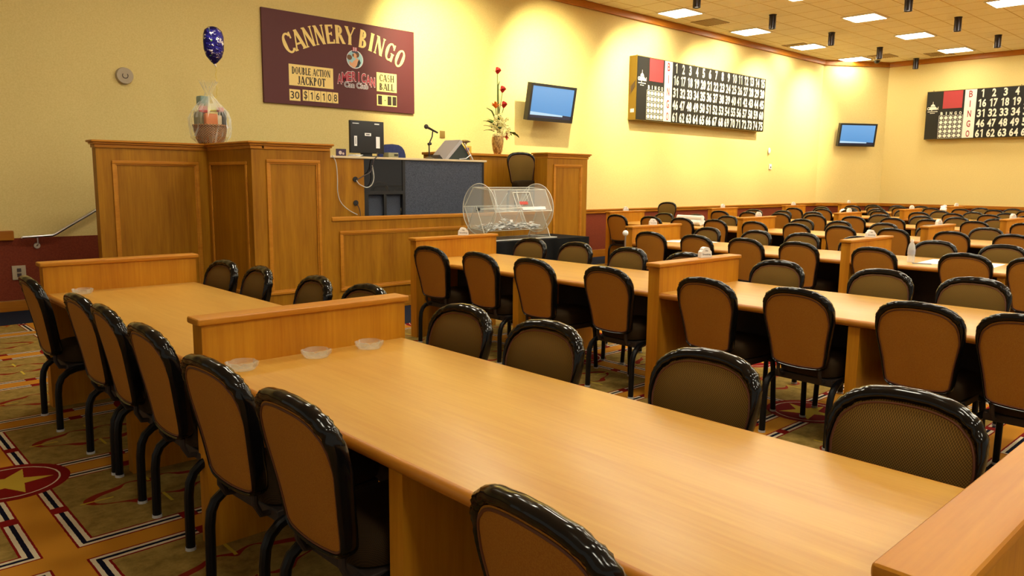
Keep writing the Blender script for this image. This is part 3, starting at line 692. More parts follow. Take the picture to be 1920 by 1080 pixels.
# ------------------------------------------------------------------ bingo number boards
M['bb_face'] = mat('board_black_face', srgb(20, 19, 16), 0.35, spec=0.3)
M['bb_case'] = mat('board_gold_case', srgb(122, 98, 30), 0.45, metal=0.3)
M['bb_white'] = mat('board_white_figures', srgb(232, 226, 206), 0.5)
M['bb_red'] = mat('board_red_display', srgb(158, 40, 46), 0.3)
M['bb_redl'] = mat('board_red_letters', srgb(150, 30, 34), 0.5)
def board(o, Rt, Nn, label, W=4.95, H=1.235, D=0.19):
    o = Vector(o); Rt = Vector(Rt); Nn = Vector(Nn); U = Vector((0, 0, 1))
    root = empty('bingo_board', tuple(o+Rt*W/2-Nn*D), label=label, cat='scoreboard', group='electric bingo number boards')
    c = o+Rt*W/2+U*H/2-Nn*D/2
    local(MB().obox(c-Nn*0.003, Rt, Nn, U, W/2, D/2-0.003, H/2).build('case', M['bb_case'], smooth=False), root)
    local(MB().obox(o+Rt*W/2+U*H/2, Rt, Nn, U, W/2-0.012, 0.004, H/2-0.012).build('face_panel', M['bb_face'], smooth=False), root)
    pl = (o+Nn*0.004, Rt, U, Nn)
    mb = MB(); rect(mb, pl, .40, .855, H-.455, H-.02); local(mb.build('display_window', M['bb_red'], smooth=False), root)
    mb = MB(); rect(mb, pl, .905, 1.17, .02, H-.015); local(mb.build('letter_strip', M['bb_white'], smooth=False), root)
    zz = [H-.125, H-.368, H-.615, H-.865, H-1.112]
    for ch, z in zip('BINGO', zz):
        mb = MB(); text(mb, ch, pl, 1.037, z, .022 if ch == 'I' else .085, .165, .02, .004)
        local(mb.build('strip_letter', M['bb_redl'], smooth=False), root)
    mb = MB()
    for n in range(75):
        s = str(n+1); r, k = divmod(n, 15)
        for q, chh in enumerate(s):
            x = 1.305+k*0.2495+((q-(len(s)-1)/2)*0.098)
            text(mb, chh, pl, x, zz[r], .062 if chh == '1' else .088, .195, .012 if chh == '1' else .035, .003)
    local(mb.build('call_numbers', M['bb_white'], smooth=False), root)
    mb = MB()
    gx0, gx1, gz0, gz1 = .335, .885, .03, .60
    for i in range(6):
        x = gx0+(gx1-gx0)*i/5; rect(mb, pl, x-.003, x+.003, gz0, gz1, .0022); z = gz0+(gz1-gz0)*i/5; rect(mb, pl, gx0, gx1, z-.003, z+.003, .0026)
    for i in range(5):
        for j in range(5):
            disc(mb, pl, gx0+(i+.5)*.11, gz0+(j+.5)*.114, .040, .042, .003, 0, 14)
        text(mb, 'BINGO'[i], pl, gx0+(i+.5)*.11, .655, .02 if i == 1 else .055, .075, .03, .003)
    local(mb.build('pattern_grid', M['bb_white'], smooth=False), root)
    mb = MB(); x, z = .165, .80      # capitol dome mark
    mb.flat([(x-.008, z+.10), (x+.008, z+.10), (x+.003, z+.17), (x-.003, z+.17)], pl, .003)
    mb.flat([(x+.055*math.cos(PI*k/10), z+.045+.06*math.sin(PI*k/10)) for k in range(11)], pl, .0032)
    mb.flat([(x-.10, z-.03), (x+.10, z-.03), (x+.075, z+.035), (x-.075, z+.035)], pl, .0034)
    text(mb, 'Capitol', pl, x, z-.015, .27, .10, .02, .004)
    rect(mb, pl, x-.12, x+.12, z-.092, z-.078, .003); rect(mb, pl, x-.06, x+.06, z-.13, z-.12, .003)
    local(mb.build('dome_logo', M['bb_white'], smooth=False), root)
    mb = MB()
    for q in (.12, 2.1, 2.75, 4.4): mb.cyl(o+Rt*q+U*H-Nn*0.10, o+Rt*q+U*(H+.035)-Nn*0.10, .008, 8)
    local(mb.build('hanging_bolts', M['cordd']), root)
    e = o-Nn*D-Rt*.0015
    local(MB().obox(e+Nn*.10+U*.18, Nn, U, Rt, .045, .035, .001).build('case_label', M['paper'], smooth=False), root)
    wb = MB()
    for q in range(5): wb.tube([e+Nn*(.05+.025*q)+U*(.50+.03*q)-Rt*.004, e+Nn*(.07+.02*q)+U*(.58+.03*q)-Rt*.012, e+Nn*(.06+.028*q)+U*(.66+.025*q)-Rt*.004], .004, 6)
    local(wb.build('case_wires', M['cordd']), root)
    return root
board((12.31, WY-0.19-0.004, 2.68), (1, 0, 0), (0, -1, 0), 'black bingo number board with gold case on the back wall right of the television')
board((FX-0.19-0.004, 7.66, 2.63), (0, -1, 0), (-1, 0, 0), 'black bingo number board on the far wall cut by the right picture edge')

# ------------------------------------------------------------------ televisions
def screenmat():
    m = mat('tv_screen', (0.02, 0.02, 0.02, 1), 0.2); t = NT(m); o = t.obj(); sx = t.node('ShaderNodeSeparateXYZ'); t.link(o, sx.inputs[0])
    c = t.ramp(t.math('ADD', t.math('MULTIPLY', sx.outputs[2], 1.2), 0.5), [(0.0, srgb(70, 150, 215)), (1.0, srgb(128, 186, 240))])
    band = t.math('LESS_THAN', sx.outputs[2], t.math('ADD', -0.178, t.math('MULTIPLY', t.math('SUBTRACT', sx.outputs[0], 0.0), -0.035)))
    c = t.mix(band, c, srgb(200, 235, 255)); band2 = t.math('LESS_THAN', sx.outputs[2], -0.215)
    c = t.mix(t.math('MAXIMUM', band2, t.math('MULTIPLY', band, t.math('GREATER_THAN', sx.outputs[0], 0.30))), c, srgb(18, 28, 60))
    t.link(c, t.b.inputs['Emission Color']); t.b.inputs['Emission Strength'].default_value = 0.85; return m
M['screen'] = screenmat()
def tv(center, wallp, yaw, tilt, label, w=1.12, h=0.62):
    root = empty('television', center, 0, label=label, cat='television', group='wall mounted televisions')
    root.rotation_euler = (tilt, 0, yaw)
    f = MB()
    for (x0, x1, z0, z1) in ((-w/2, w/2, h/2-.045, h/2), (-w/2, w/2, -h/2, -h/2+.05), (-w/2, -w/2+.045, -h/2+.05, h/2-.045), (w/2-.045, w/2, -h/2+.05, h/2-.045)):
        f.box(x0, x1, -0.05, 0.05, z0, z1)
    f.build('bezel', M['blackpl'], root, smooth=False)
    MB().box(-w/2+.046, w/2-.046, -0.036, 0.045, -h/2+.051, h/2-.046).build('screen', M['screen'], root, smooth=False)
    MB().box(-w/2+.1, w/2-.1, 0.05, 0.085, -h/2+.08, h/2-.08, bev=.01).build('rear_cover', M['blackpl'], root)
    a = MB(); Mi = (Matrix.Translation(center) @ Matrix.Rotation(yaw, 4, 'Z') @ Matrix.Rotation(tilt, 4, 'X')).inverted()
    p = Mi @ Vector(wallp); a.tube([(0, 0.085, 0), (0.0, 0.12, 0), p], 0.02, 8)
    a.build('wall_arm', M['blackpl'], root)
    return root
tv((9.78, 9.50, 2.80), (9.78, WY-0.02, 2.82), 0.0, R_(10), 'flat television with blue screen on the wall right of the flower vase')
cyaw = math.atan2(cd.y, cd.x)
tc_ = cmid+cn*0.22; 
tv((tc_.x-0.02, tc_.y, 2.77), (cmid.x+cn.x*.02, cmid.y+cn.y*.02, 2.77), cyaw, R_(8), 'flat television with blue screen on the angled wall in the far corner', 1.10, 0.61)

# ------------------------------------------------------------------ small things on the walls
M['disc'] = mat('beige_plastic', srgb(176, 160, 134), 0.5)
o = empty('wall_speaker', (2.97, WY, 2.64), label='round beige wall device above the left stage wing', cat='speaker')
pl = plane((2.97, WY-0.05, 2.64), (1, 0, 0), (0, 0, 1))
def wdisc(c, r, d0, d1, n=28, r1=None): return MB().cyl((c[0], WY-d0, c[2]), (c[0], WY-d1, c[2]), r, n, r1=r1)
local(wdisc((2.97, 0, 2.64), 0.098, 0.0, 0.045, r1=0.090).build('body', M['disc']), o)
pts = [(2.97+0.03*math.cos(R_(a)), WY-0.047, 2.64+0.03*math.sin(R_(a))) for a in range(-220, 60, 20)]
local(MB().tube(pts, 0.004, 6).build('ring', M['cordd']), o)
o = empty('wall_outlet', (1.76, WY, 0.42), label='beige electrical outlet plate on the maroon wainscot at left', cat='outlet')
local(MB().box(1.70, 1.83, WY-0.018, WY-0.0065, 0.345, 0.50, bev=.003).build('cover_plate', M['disc']), o)
local(MB().box(1.745, 1.785, WY-0.022, WY-0.0175, 0.43, 0.47).box(1.745, 1.785, WY-0.022, WY-0.0175, 0.375, 0.415).build('sockets', M['cordd'], smooth=False), o)
o = empty('wall_sconce', (17.9, WY, 2.25), label='small oval white sensor on the wall right of the number board', cat='sensor')
local(MB().ball((17.9, WY-0.03, 2.25), 0.045, 0.03, 0.08).build('body', M['white']), o)
o = empty('thermostat', (18.02, WY, 1.87), label='small white thermostat on the wall below the oval sensor', cat='thermostat')
local(MB().box(17.97, 18.07, WY-0.03, WY-0.001, 1.80, 1.93, bev=.006).build('body', M['white']), o)
local(MB().box(17.995, 18.03, WY-0.036, WY-0.029, 1.83, 1.87).build('dial', M['cordd'], smooth=False), o)
o = empty('handrail', (2.12, WY-0.07, 0.82), label='slim metal handrail rising along the left wall behind the stage wing', cat='handrail')
local(MB().tube([(1.80, WY-0.07, .80), (1.815, WY-0.07, .812), (2.10, WY-0.07, .822), (2.13, WY-0.07, .835), (2.60, WY-0.07, 1.115), (3.1, WY-0.07, 1.413)], 0.017, 10).build('rail', M['chrome']), o)
for x, z in ((1.955, .80), (2.85, 1.25)):
    local(MB().tube([(x, WY-0.07, z+0.01), (x, WY-0.07, z-.07), (x, WY-0.02, z-.09)], .008, 8).cyl((x, WY-0.02, z-.09), (x, WY-0.0065, z-.09), .032, 14).build('bracket', M['chrome']), o)

# ------------------------------------------------------------------ the stage
SY, SB = 7.39, 8.49      # front plane, set back wing plane
SFZ, LZ, PZ = 0.98, 1.06, 1.84
X0, X1, X2, X3, X4 = 2.26, 3.37, 4.25, 7.56, 8.38
st = empty('stage', (5.2, SY, 0), label='raised wooden caller stage with panelled walls under the maroon sign', cat='stage')
def sp(mb, name, m, **k): return local(mb.build(name, m, **k), st)
sp(MB().box(X1+0.02, X4-0.02, SY+0.13, WY-0.06, 0.005, SFZ), 'platform', speckle('stage_carpet', srgb(40, 40, 50), srgb(60, 62, 72), 200), smooth=False)
TH = 0.12
sp(MB().box(X0, X1-0.001, SB, SB+TH, 0.0, PZ-0.045), 'wing_panel', M['wood_v'], smooth=False)
for k_ in range(4): sp(MB().box(X0+.06+.27*k_, X1+.018, SB+TH+.02, WY-0.12, .005+.19*k_, .195+.19*k_-.002), 'step', bpy.data.materials['stage_carpet'], smooth=False)
sp(MB().box(X1, X1+TH, SY, SB+TH, 0.0, PZ-0.045), 'return_panel', M['wood_v'], smooth=False)
sp(MB().box(X1+TH, X2, SY, SY+TH, 0.0, PZ-0.045), 'front_pier', M['wood_v'], smooth=False)
sp(MB().box(X2, X3, SY, SY+TH, 0.0, LZ-0.04), 'front_panel', M['wood_v'], smooth=False)
sp(MB().box(X3, X4, SY, SY+0.24, 0.0, PZ-0.03), 'front_pier', M['wood_v'], smooth=False)
sp(MB().box(X4-TH, X4, SY+0.24, WY-0.06, 0.0, PZ-0.03), 'side_panel', M['wood_v'], smooth=False)
def cap(x0, x1, y0, y1, z, ov=0.045, name='cap_molding'):
    mb = MB().box(x0-ov, x1+ov, y0-ov, y1+ov, z-0.022, z, bev=0.008).box(x0-ov*.65, x1+ov*.65, y0-ov*.65, y1+ov*.65, z-0.042, z-0.022, bev=0.008).box(x0-ov*.28, x1+ov*.28, y0-ov*.28, y1+ov*.28, z-0.075, z-0.042, bev=0.004)
    sp(mb, name, M['cap_x'])
cap(X0, X1+TH-0.02, SB, SB+TH, PZ-0.0); cap(X1, X1+TH, SY, SB-0.05, PZ+0.0005); cap(X1+TH, X2-.02, SY, SY+TH, PZ)
cap(X3+.01, X4, SY, SY+0.24, PZ+0.015); cap(X4-TH, X4, SY+0.33, WY-0.06, PZ+0.015)
sp(MB().box(X2+.001, X3-.001, SY-0.012, SY+TH+0.02, LZ-0.04, LZ, bev=.006), 'ledge', M['cap_x'])
def ringx(x0, x1, z0, z1, y, name='panel_molding', w=0.032, d=0.016):    # on a face looking -Y
    mb = MB()
    for (a, b, c, e) in ((x0, x1, z1-w, z1), (x0, x1, z0, z0+w), (x0, x0+w, z0+w, z1-w), (x1-w, x1, z0+w, z1-w)):
        mb.box(a, b, y-d, y, c, e, bev=0.006); 
    for (a, b, c, e) in ((x0+w, x1-w, z1-w-.014, z1-w), (x0+w, x1-w, z0+w, z0+w+.014), (x0+w, x0+w+.014, z0+w+.014, z1-w-.014), (x1-w-.014, x1-w, z0+w+.014, z1-w-.014)):
        mb.box(a, b, y-d*.5, y, c, e, bev=0.003)
    sp(mb, name, M['cap_x'])
def ringy(y0, y1, z0, z1, x, w=0.032, d=0.016):
    mb = MB()
    for (a, b, c, e) in ((y0, y1, z1-w, z1), (y0, y1, z0, z0+w), (y0, y0+w, z0+w, z1-w), (y1-w, y1, z0+w, z1-w)): mb.box(x-d, x, a, b, c, e, bev=0.006)
    sp(mb, 'panel_molding', M['cap_x'])
ringx(2.40, 3.27, 0.28, 1.64, SB); ringy(SY+.10, SB-.08, 0.28, 1.64, X1); ringx(3.52, 4.12, 0.28, 1.665, SY); ringx(4.34, 7.40, 0.25, 0.91, SY); ringx(7.68, 8.26, 0.28, 1.70, SY)
bb = MB().box(X0-.015, X1-.016, SB-.015, SB, 0, .12, bev=.005).box(X1-.015, X1, SY-.015, SB-.015, 0, .12, bev=.005).box(X1, X4+.015, SY-.015, SY, 0, .12, bev=.005).box(X4, X4+.015, SY, WY-.035, 0, .12, bev=.005).box(X0-.015, X0, SB, SB+TH, 0, .12, bev=.005)
sp(bb, 'baseboard_molding', M['cap_x'])
# back counter on the stage
ct = empty('back_counter', (7.5, 8.6, SFZ), label='wood counter behind the caller desk carrying the flower vase', cat='counter')
local(MB().box(6.57, X4-TH-0.005, 8.52, 8.86, SFZ, 1.82).build('body', M['wood_v'], smooth=False), ct)
local(MB().box(6.55, X4-TH-0.003, 8.49, 8.88, 1.82, 1.855, bev=.006).build('countertop', M['cap_x']), ct)

# caller desk
DY = 8.05
dk = empty('caller_desk', (5.9, DY, SFZ), label='caller desk with wood end, black glossy bay and grey fabric front on the stage', cat='desk')
def dp(mb, name, m, **k): return local(mb.build(name, m, **k), dk)
dp(MB().box(4.45, 5.08, DY, DY+.55, SFZ, 1.715), 'pedestal', M['wood_v'], smooth=False)
pl = plane((0, DY-.001, 0), (1, 0, 0), (0, 0, 1))
for x, z in ((4.955, 1.47), (4.955, 1.19)):
    dp(MB().cyl((x, DY-.012, z), (x, DY, z), .033, 20), 'grommet', M['blackpl'])
dp(MB().box(4.45, 7.03, DY-.02, DY+.42, 1.716, 1.742, bev=.006), 'desktop', mat('desktop_cream_laminate', srgb(214, 196, 160), 0.35))
dp(MB().box(5.68, 6.96, DY, DY+.02, SFZ, 1.715), 'fabric_panel', speckle('slate_fabric', srgb(58, 62, 74), srgb(84, 90, 104), 130, pos=(.35, .65)), smooth=False)
dp(MB().box(6.96, 6.99, DY-.005, DY+.42, SFZ, 1.715).box(5.64, 5.68, DY-.004, DY+.03, SFZ, 1.715).box(5.081, 5.64, DY-.004, DY+.03, 1.29, 1.33).box(5.081, 5.14, DY+.0, DY+.03, SFZ, 1.29).box(5.36, 5.40, DY+.0, DY+.03, SFZ, 1.29), 'black_frame', M['blackpl'], smooth=False)
dp(MB().box(5.081, 5.64, DY+.005, DY+.02, 1.33, 1.715), 'glossy_panel', mat('black_glass', (0.01, 0.008, 0.008, 1), 0.06, coat=0.5), smooth=False)
dp(MB().box(5.10, 5.64, DY+.05, DY+.07, SFZ, 1.29), 'recessed_panel', bpy.data.materials['slate_fabric'], smooth=False)
DT = 1.743
# monitor (its rear faces the hall)
mo = empty('computer_monitor', (5.24, DY+.22, DT), label='black computer monitor seen from behind on the caller desk', cat='monitor')
local(MB().box(5.00, 5.48, DY+.16, DY+.20, DT+.045, DT+.435, bev=.008).build('casing', M['blackpl']), mo)
local(MB().box(5.17, 5.32, DY+.18, DY+.22, DT+.012, DT+.20, bev=.006).build('stand', M['blackpl']), mo)
local(MB().box(5.12, 5.37, DY+.10, DY+.32, DT, DT+.014, bev=.004).build('base', M['blackpl']), mo)
pl = plane((0, DY+.159, DT), (1, 0, 0), (0, 0, 1))
for q in ((5.20, 5.29, .255, .29), (5.05, 5.09, .13, .25), (5.36, 5.415, .11, .25), (5.34, 5.41, .395, .41), (5.03, 5.12, .396, .404)):
    mb = MB(); rect(mb, pl, *q); local(mb.build('sticker', M['paper'], smooth=False), mo)
mb = MB(); rect(mb, pl, 5.215, 5.27, .267, .278, .004); rect(mb, pl, 5.066, 5.074, .15, .235, .004)
local(mb.build('sticker_print', M['ink'], smooth=False), mo)
oc = empty('office_chair', (6.20, DY+1.15, SFZ), label='blue upholstered office chair behind the monitor on the stage', cat='chair')
M['bluefab'] = speckle('blue_fabric', srgb(44, 50, 92), srgb(62, 70, 112), 150)
mb = MB(); n = 20
pr = [(.23*math.copysign(abs(math.cos(2*PI*k/n))**.65, math.cos(2*PI*k/n)), .25*math.copysign(abs(math.sin(2*PI*k/n))**.7, math.sin(2*PI*k/n))) for k in range(n)]
for s, dd in ((.9, -.035), (1, -.015), (1, .015), (.9, .035)): mb.v += [(6.20+x*s, DY+1.05+dd, SFZ+.73+z*s) for x, z in pr]
for i in range(3):
    for k in range(n): mb.f.append((i*n+k, i*n+(k+1) % n, (i+1)*n+(k+1) % n, (i+1)*n+k)); mb.m.append(0)
mb.f += [tuple(range(n)), tuple(range(3*n, 4*n))]; mb.m += [0, 0]
local(mb.build('backrest', M['bluefab'], ang=60), oc)
local(MB().box(5.96, 6.44, DY+.62, DY+1.03, SFZ+.42, SFZ+.50, bev=.03).build('seat', M['bluefab']), oc)
local(MB().cyl((6.20, DY+.85, SFZ+.08), (6.20, DY+.85, SFZ+.42), .028).tube([(6.20, DY+.95, SFZ+.40), (6.20, DY+1.10, SFZ+.44), (6.20, DY+1.10, SFZ+.6)], .018, 8).build('post', M['blackpl']), oc)
mb = MB()
for k in range(5): a = 2*PI*k/5+.3; mb.tube([(6.20, DY+.85, SFZ+.09), (6.20+.26*math.cos(a), DY+.85+.26*math.sin(a), SFZ+.06)], .018, 8); mb.ball((6.20+.26*math.cos(a), DY+.85+.26*math.sin(a), SFZ+.028), .028)
local(mb.build('star_base', M['blackpl']), oc)
# desk clutter
o = empty('picture_card', (4.83, DY+.12, DT), label='small dark purple card standing on the desk left of the monitor', cat='card')
local(MB().box(4.77, 4.90, DY+.10, DY+.115, DT, DT+.085).build('card', mat('purple_card', srgb(52, 30, 62), .4), smooth=False), o)
pl = plane((0, DY+.0995, DT), (1, 0, 0), (0, 0, 1)); mb = MB(); disc(mb, pl, 4.82, .04, .022); disc(mb, pl, 4.86, .03, .014)
local(mb.build('printed_dots', mat('card_print', srgb(190, 170, 160), .5), smooth=False), o)
o = empty('paper_pile', (4.98, DY+.1, DT), label='loose white papers lying on the desk beside the monitor foot', cat='papers')
for k in range(4): local(MB().obox((4.99+.012*k, DY+.08, DT+.003+k*.006), (math.cos(.2*k-.3), math.sin(.2*k-.3), 0), (-math.sin(.2*k-.3), math.cos(.2*k-.3), 0), (0, 0, 1), .07, .05, .002).build('sheet', M['paper'], smooth=False), o)
o = empty('card_printer', (5.57, DY+.12, DT), label='small grey device with dark slot on the desk right of the monitor', cat='device')
local(MB().box(5.49, 5.64, DY+.08, DY+.20, DT, DT+.062, bev=.006).build('body', mat('grey_device', srgb(150, 146, 112), .5)), o)
local(MB().box(5.575, 5.63, DY+.074, DY+.081, DT+.02, DT+.045).build('slot', M['ink'], smooth=False), o)
# microphone
mc = empty('microphone', (6.18, DY+.16, DT), label='black microphone on a short desk stand on the caller desk', cat='microphone')
mx, my = 6.18, DY+.16
local(MB().lathe([(.06, 0), (.06, .012), (.012, .03)], 20, (mx, my, DT)).build('base', M['blackpl']), mc)
local(MB().tube([(mx, my, DT+.02), (mx, my, DT+.20), (mx+.02, my, DT+.235), (mx+.05, my, DT+.29), (mx+.06, my, DT+.36)], .009, 8).cyl((mx-.015, my, DT+.19), (mx+.03, my, DT+.20), .018).build('stand', M['blackpl']), mc)
local(MB().tube([(mx-.02, my, DT+.405), (mx+.06, my, DT+.375), (mx+.14, my, DT+.345)], [.017, .014, .012], 10).build('handle', M['blackpl']), mc)
local(MB().ball((mx-.045, my, DT+.415), .032, .030, .032).build('grille', mat('mic_grille', (.06, .055, .05, 1), .5, metal=.5)), mc)
# tilted console screens
cs = empty('console_screen', (6.62, DY+.2, DT), label='grey wedge shaped console screen leaning back on the desk right end', cat='monitor')
def wedge(x0, x1, y0, y1, pts, mi=0):
    mb = MB(); n = len(pts); mb.v = [(x, y0, DT+z) for x, z in pts]+[(x, y1, DT+z) for x, z in pts]
    mb.f = [tuple(range(n)), tuple(range(n, 2*n))]+[(i, (i+1) % n, (i+1) % n+n, i+n) for i in range(n)]; mb.m = [0]*len(mb.f); return mb
y0, y1 = DY+.06, DY+.40
local(wedge(0, 0, y0, y1, [(6.36, 0.0), (6.42, 0.0), (6.665, .235), (6.63, .265)]).build('screen_slab', mat('console_grey', srgb(170, 166, 170), .4), smooth=False), cs)
local(wedge(0, 0, y0+.02, y1-.02, [(6.43, 0.0), (6.82, .0), (6.76, .11), (6.665, .215)]).build('rear_body', mat('console_dark', srgb(46, 56, 54), .35), smooth=False), cs)
local(MB().tube([(6.69, y0-.005, DT+.22), (6.77, y0-.005, DT+.10), (6.84, y0-.005, DT+.004)], .009, 8).tube([(6.60, y0-.01, DT+.008), (6.72, y0-.01, DT+.02), (6.80, y0-.01, DT+.07)], .006, 8).build('support_strap', M['chrome']), cs)
o = empty('document_wedge', (6.31, DY+.2, DT), label='low black wedge beside the microphone foot on the desk', cat='device')
local(wedge(0, 0, DY+.08, DY+.28, [(6.24, 0), (6.35, 0.0), (6.295, .055)]).build('body', M['blackpl'], smooth=False), o)
# small flower box on the counter
o = empty('candy_box', (7.12, 8.62, 1.856), label='small yellow box with brown ribbon bow on the counter left of the vase', cat='box')
local(MB().box(7.04, 7.20, 8.56, 8.68, 1.856, 1.955, bev=.005).build('box', mat('yellow_box', srgb(214, 178, 62), .6)), o)
local(MB().box(7.09, 7.15, 8.553, 8.565, 1.87, 1.93).build('purple_label', mat('purple_print', srgb(110, 60, 110), .6), smooth=False), o)
mb = MB()
for k in range(9): a = -.9+k*.22; mb.tube([(7.12, 8.61, 1.955), (7.12+.05*math.sin(a), 8.61, 1.955+.05), (7.12+.12*math.sin(a), 8.60, 1.955+.085*math.cos(a*.8))], .006, 5)
local(mb.build('bow', mat('brown_ribbon', srgb(92, 62, 32), .6)), o)
o = empty('wall_socket', (7.5, WY, 2.16), label='small brass switch plate on the wall behind the console screen', cat='switch')
local(MB().box(7.60, 7.70, WY-.012, WY-.001, 2.13, 2.24, bev=.003).build('plate', mat('brass_plate', srgb(150, 124, 62), .4, metal=.5)), o)

# vase and flowers
VX, VY, VZ = 7.81, 8.68, 1.856
va = empty('vase', (VX, VY, VZ), label='tall bronze textured vase on the counter under the television', cat='vase')
def vmat():
    m = mat('bronze_basket_glaze', srgb(168, 124, 60), .35, metal=.4); t = NT(m); n = t.noise(t.obj(), 60, 2, .5, (1, 1, .4)); t.link(t.ramp(n, [(.4, srgb(140, 100, 46)), (.6, srgb(214, 176, 104))]), t.b.inputs['Base Color']); t.bump(n, .6, .006); return m
local(MB().lathe([(.050, 0), (.066, .04), (.082, .12), (.090, .19), (.084, .25), (.072, .275), (.062, .275), (.058, .20)], 24, (VX, VY, VZ)).build('body', vmat()), va)
fl = empty('flower_bouquet', (VX, VY, VZ+.27), label='tall bouquet of red, orange and pale flowers standing in the bronze vase', cat='flowers')
M['stem'] = mat('green_stem', srgb(90, 110, 50), .6); M['leaf'] = mat('green_leaf', srgb(60, 104, 42), .5); M['pale'] = mat('pale_petal', srgb(240, 232, 160), .6); M['redf'] = mat('red_petal', srgb(176, 24, 30), .45); M['oran'] = mat('orange_petal', srgb(232, 130, 40), .5)
def leaf(mb, p, d, L, w, mi=0, fold=.25):
    p = Vector(p); d = Vector(d).normalized(); s = d.cross(Vector((0, 0, 1))); s = s.normalized() if s.length > .1 else Vector((1, 0, 0)); up = s.cross(d)
    vs = []; n = 6
    for i in range(n+1):
        t = i/n; c = p+d*L*t+Vector((0, 0, -1))*L*.35*t*t; ww = w*math.sin(PI*min(1, t*.92+.08))**.8
        vs += [c-s*ww+up*ww*fold, c, c+s*ww+up*ww*fold]
    fs = []
    for i in range(n): a = i*3; fs += [(a, a+1, a+4, a+3), (a+1, a+2, a+5, a+4)]
    mb.add(vs, fs, mi)
B = Vector((VX, VY, VZ+.25)); rg = random.Random(3)
for (dx, z, m_, lab) in ((-.03, .98, 'redf', 0), (.07, .72, 'redf', 1), (.10, .50, 'redf', 2), (-.06, .48, 'oran', 3)):
    s_ = local(MB().tube([B, B+Vector((dx*.4, 0, z*.5)), B+Vector((dx, -.02, z-.06))], .006, 6).build('stem', M['stem']), fl)
    top = B+Vector((dx, -.02, z-.06)); mb = MB()
    if m_ == 'redf':
        mb.tube([top, top+Vector((.0, 0, .03)), top+Vector((.02, 0, .07)), top+Vector((.035, 0, .075))], [.014, .034, .046, .012], 10)
        for k in range(3): leaf(mb, top, (math.cos(k*2.1), math.sin(k*2.1), 1.2), .12, .028)
    else:
        for k in range(6): leaf(mb, top, (-.9+k*.35, rg.uniform(-.3, .1), .7), .17, .020)
    local(mb.build('blossom', M[m_]), fl)
local(MB().tube([B+Vector((-.05, 0, .28)), B+Vector((-.12, 0, .38)), B+Vector((-.22, 0, .42))], [.014, .012, .004], 8).tube([B+Vector((0.02, 0, .3)), B+Vector((.0, 0, .75)), B+Vector((.03, 0, .82))], [.01, .012, .004], 8).build('flower_spear', M['stem']), fl)
mb = MB()
for k in range(64):
    a = rg.uniform(0, 2*PI); r = rg.uniform(.02, .17)**1.0; z = rg.uniform(.03, .36)*(1-r*1.5); c = B+Vector((r*math.cos(a), r*math.sin(a)*.6-.05, z))
    mb.ball(c, rg.uniform(.016, .028), rg.uniform(.016, .026), rg.uniform(.010, .018), 7, 4)
    for j_ in range(4): aa = 2*PI*j_/4+a; mb.ball(c+Vector((.022*math.cos(aa), -.01, .018*math.sin(aa))), .015, .008, .013, 6, 4)
o2 = local(mb.build('pale_blossoms', M['pale']), fl); o2['kind'] = 'stuff'
mb = MB()
for k in range(15):
    a = rg.uniform(0, 2*PI); c = B+Vector((.06*math.cos(a), .05*math.sin(a)+.03, rg.uniform(.06, .24))); leaf(mb, c, (math.cos(a), math.sin(a)*.5+.2, rg.uniform(.2, .8)), rg.uniform(.14, .26), .04)
for k in range(4): leaf(mb, B+Vector((.12+.05*k, -.03, .10-.01*k)), (1, rg.uniform(-.4, .2), rg.uniform(-.2, .4)), .14, .035)
o2 = local(mb.build('foliage', M['leaf']), fl); o2['kind'] = 'stuff'
mb = MB(); c = B+Vector((.13, -.05, .03))
for j in range(7): leaf(mb, c, (math.cos(j*.9), -.4, math.sin(j*.9)+.2), .06, .022)
local(mb.build('coral_blossom', mat('coral_petal', srgb(206, 74, 36), .5)), fl)

# chair on the stage
place_chair(7.80, 8.14, R_(-120), 'black framed banquet chair standing on the stage beside the caller desk', 'banquet chairs away from the tables', SFZ)

# ------------------------------------------------------------------ gift basket and balloon
bx, by, bz = 3.43, 8.52, PZ+.003
M['wick'] = None
def wick():
    m = mat('woven_wicker', srgb(150, 96, 40), .6); t = NT(m); o = t.obj(); sx = t.node('ShaderNodeSeparateXYZ'); t.link(o, sx.inputs[0])
    a = t.math('ARCTAN2', sx.outputs[1], sx.outputs[0]); w = t.math('MULTIPLY', t.math('SINE', t.math('MULTIPLY', a, 36.0)), t.math('SINE', t.math('MULTIPLY', sx.outputs[2], 260.0)))
    f = t.math('ADD', t.math('MULTIPLY', w, .5), .5); t.link(t.ramp(f, [(.2, srgb(96, 56, 20)), (.8, srgb(184, 128, 62))]), t.b.inputs['Base Color']); t.bump(f, .8, .01); return m
M['wick'] = wick()
ba = empty('gift_basket', (bx, by, bz), label='round wicker gift basket wrapped in cellophane on the left stage wing', cat='basket')
mb = MB().lathe([(.125, 0), (.150, .05), (.172, .15), (.178, .19), (.168, .19), (.150, .10), (.11, .02)], 32); o2 = mb.build('basket_body', M['wick'], ba)
MB().tube([(.176*math.cos(2*PI*k/30), .176*math.sin(2*PI*k/30), .192) for k in range(30)], .012, 8, closed=True).build('rim', M['wick'], ba)
def crinkle():
    mb = MB(); n = 40; prof = [(.15, -.0), (.20, .06), (.215, .16), (.215, .26), (.19, .34), (.12, .42), (.05, .50), (.035, .54), (.07, .60), (.10, .66)]; r2 = random.Random(5)
    for (r, z) in prof:
        for k in range(n): a = 2*PI*k/n; q = r*(1+.10*r2.uniform(-1, 1)); mb.v.append((q*math.cos(a), q*math.sin(a), z+.018*r2.uniform(0, 1)))
    for i in range(len(prof)-1):
        for k in range(n): mb.f.append((i*n+k, i*n+(k+1) % n, (i+1)*n+(k+1) % n, (i+1)*n+k)); mb.m.append(0)
    return mb
crinkle().build('cellophane_wrap', M['cello'], ba, smooth=False)
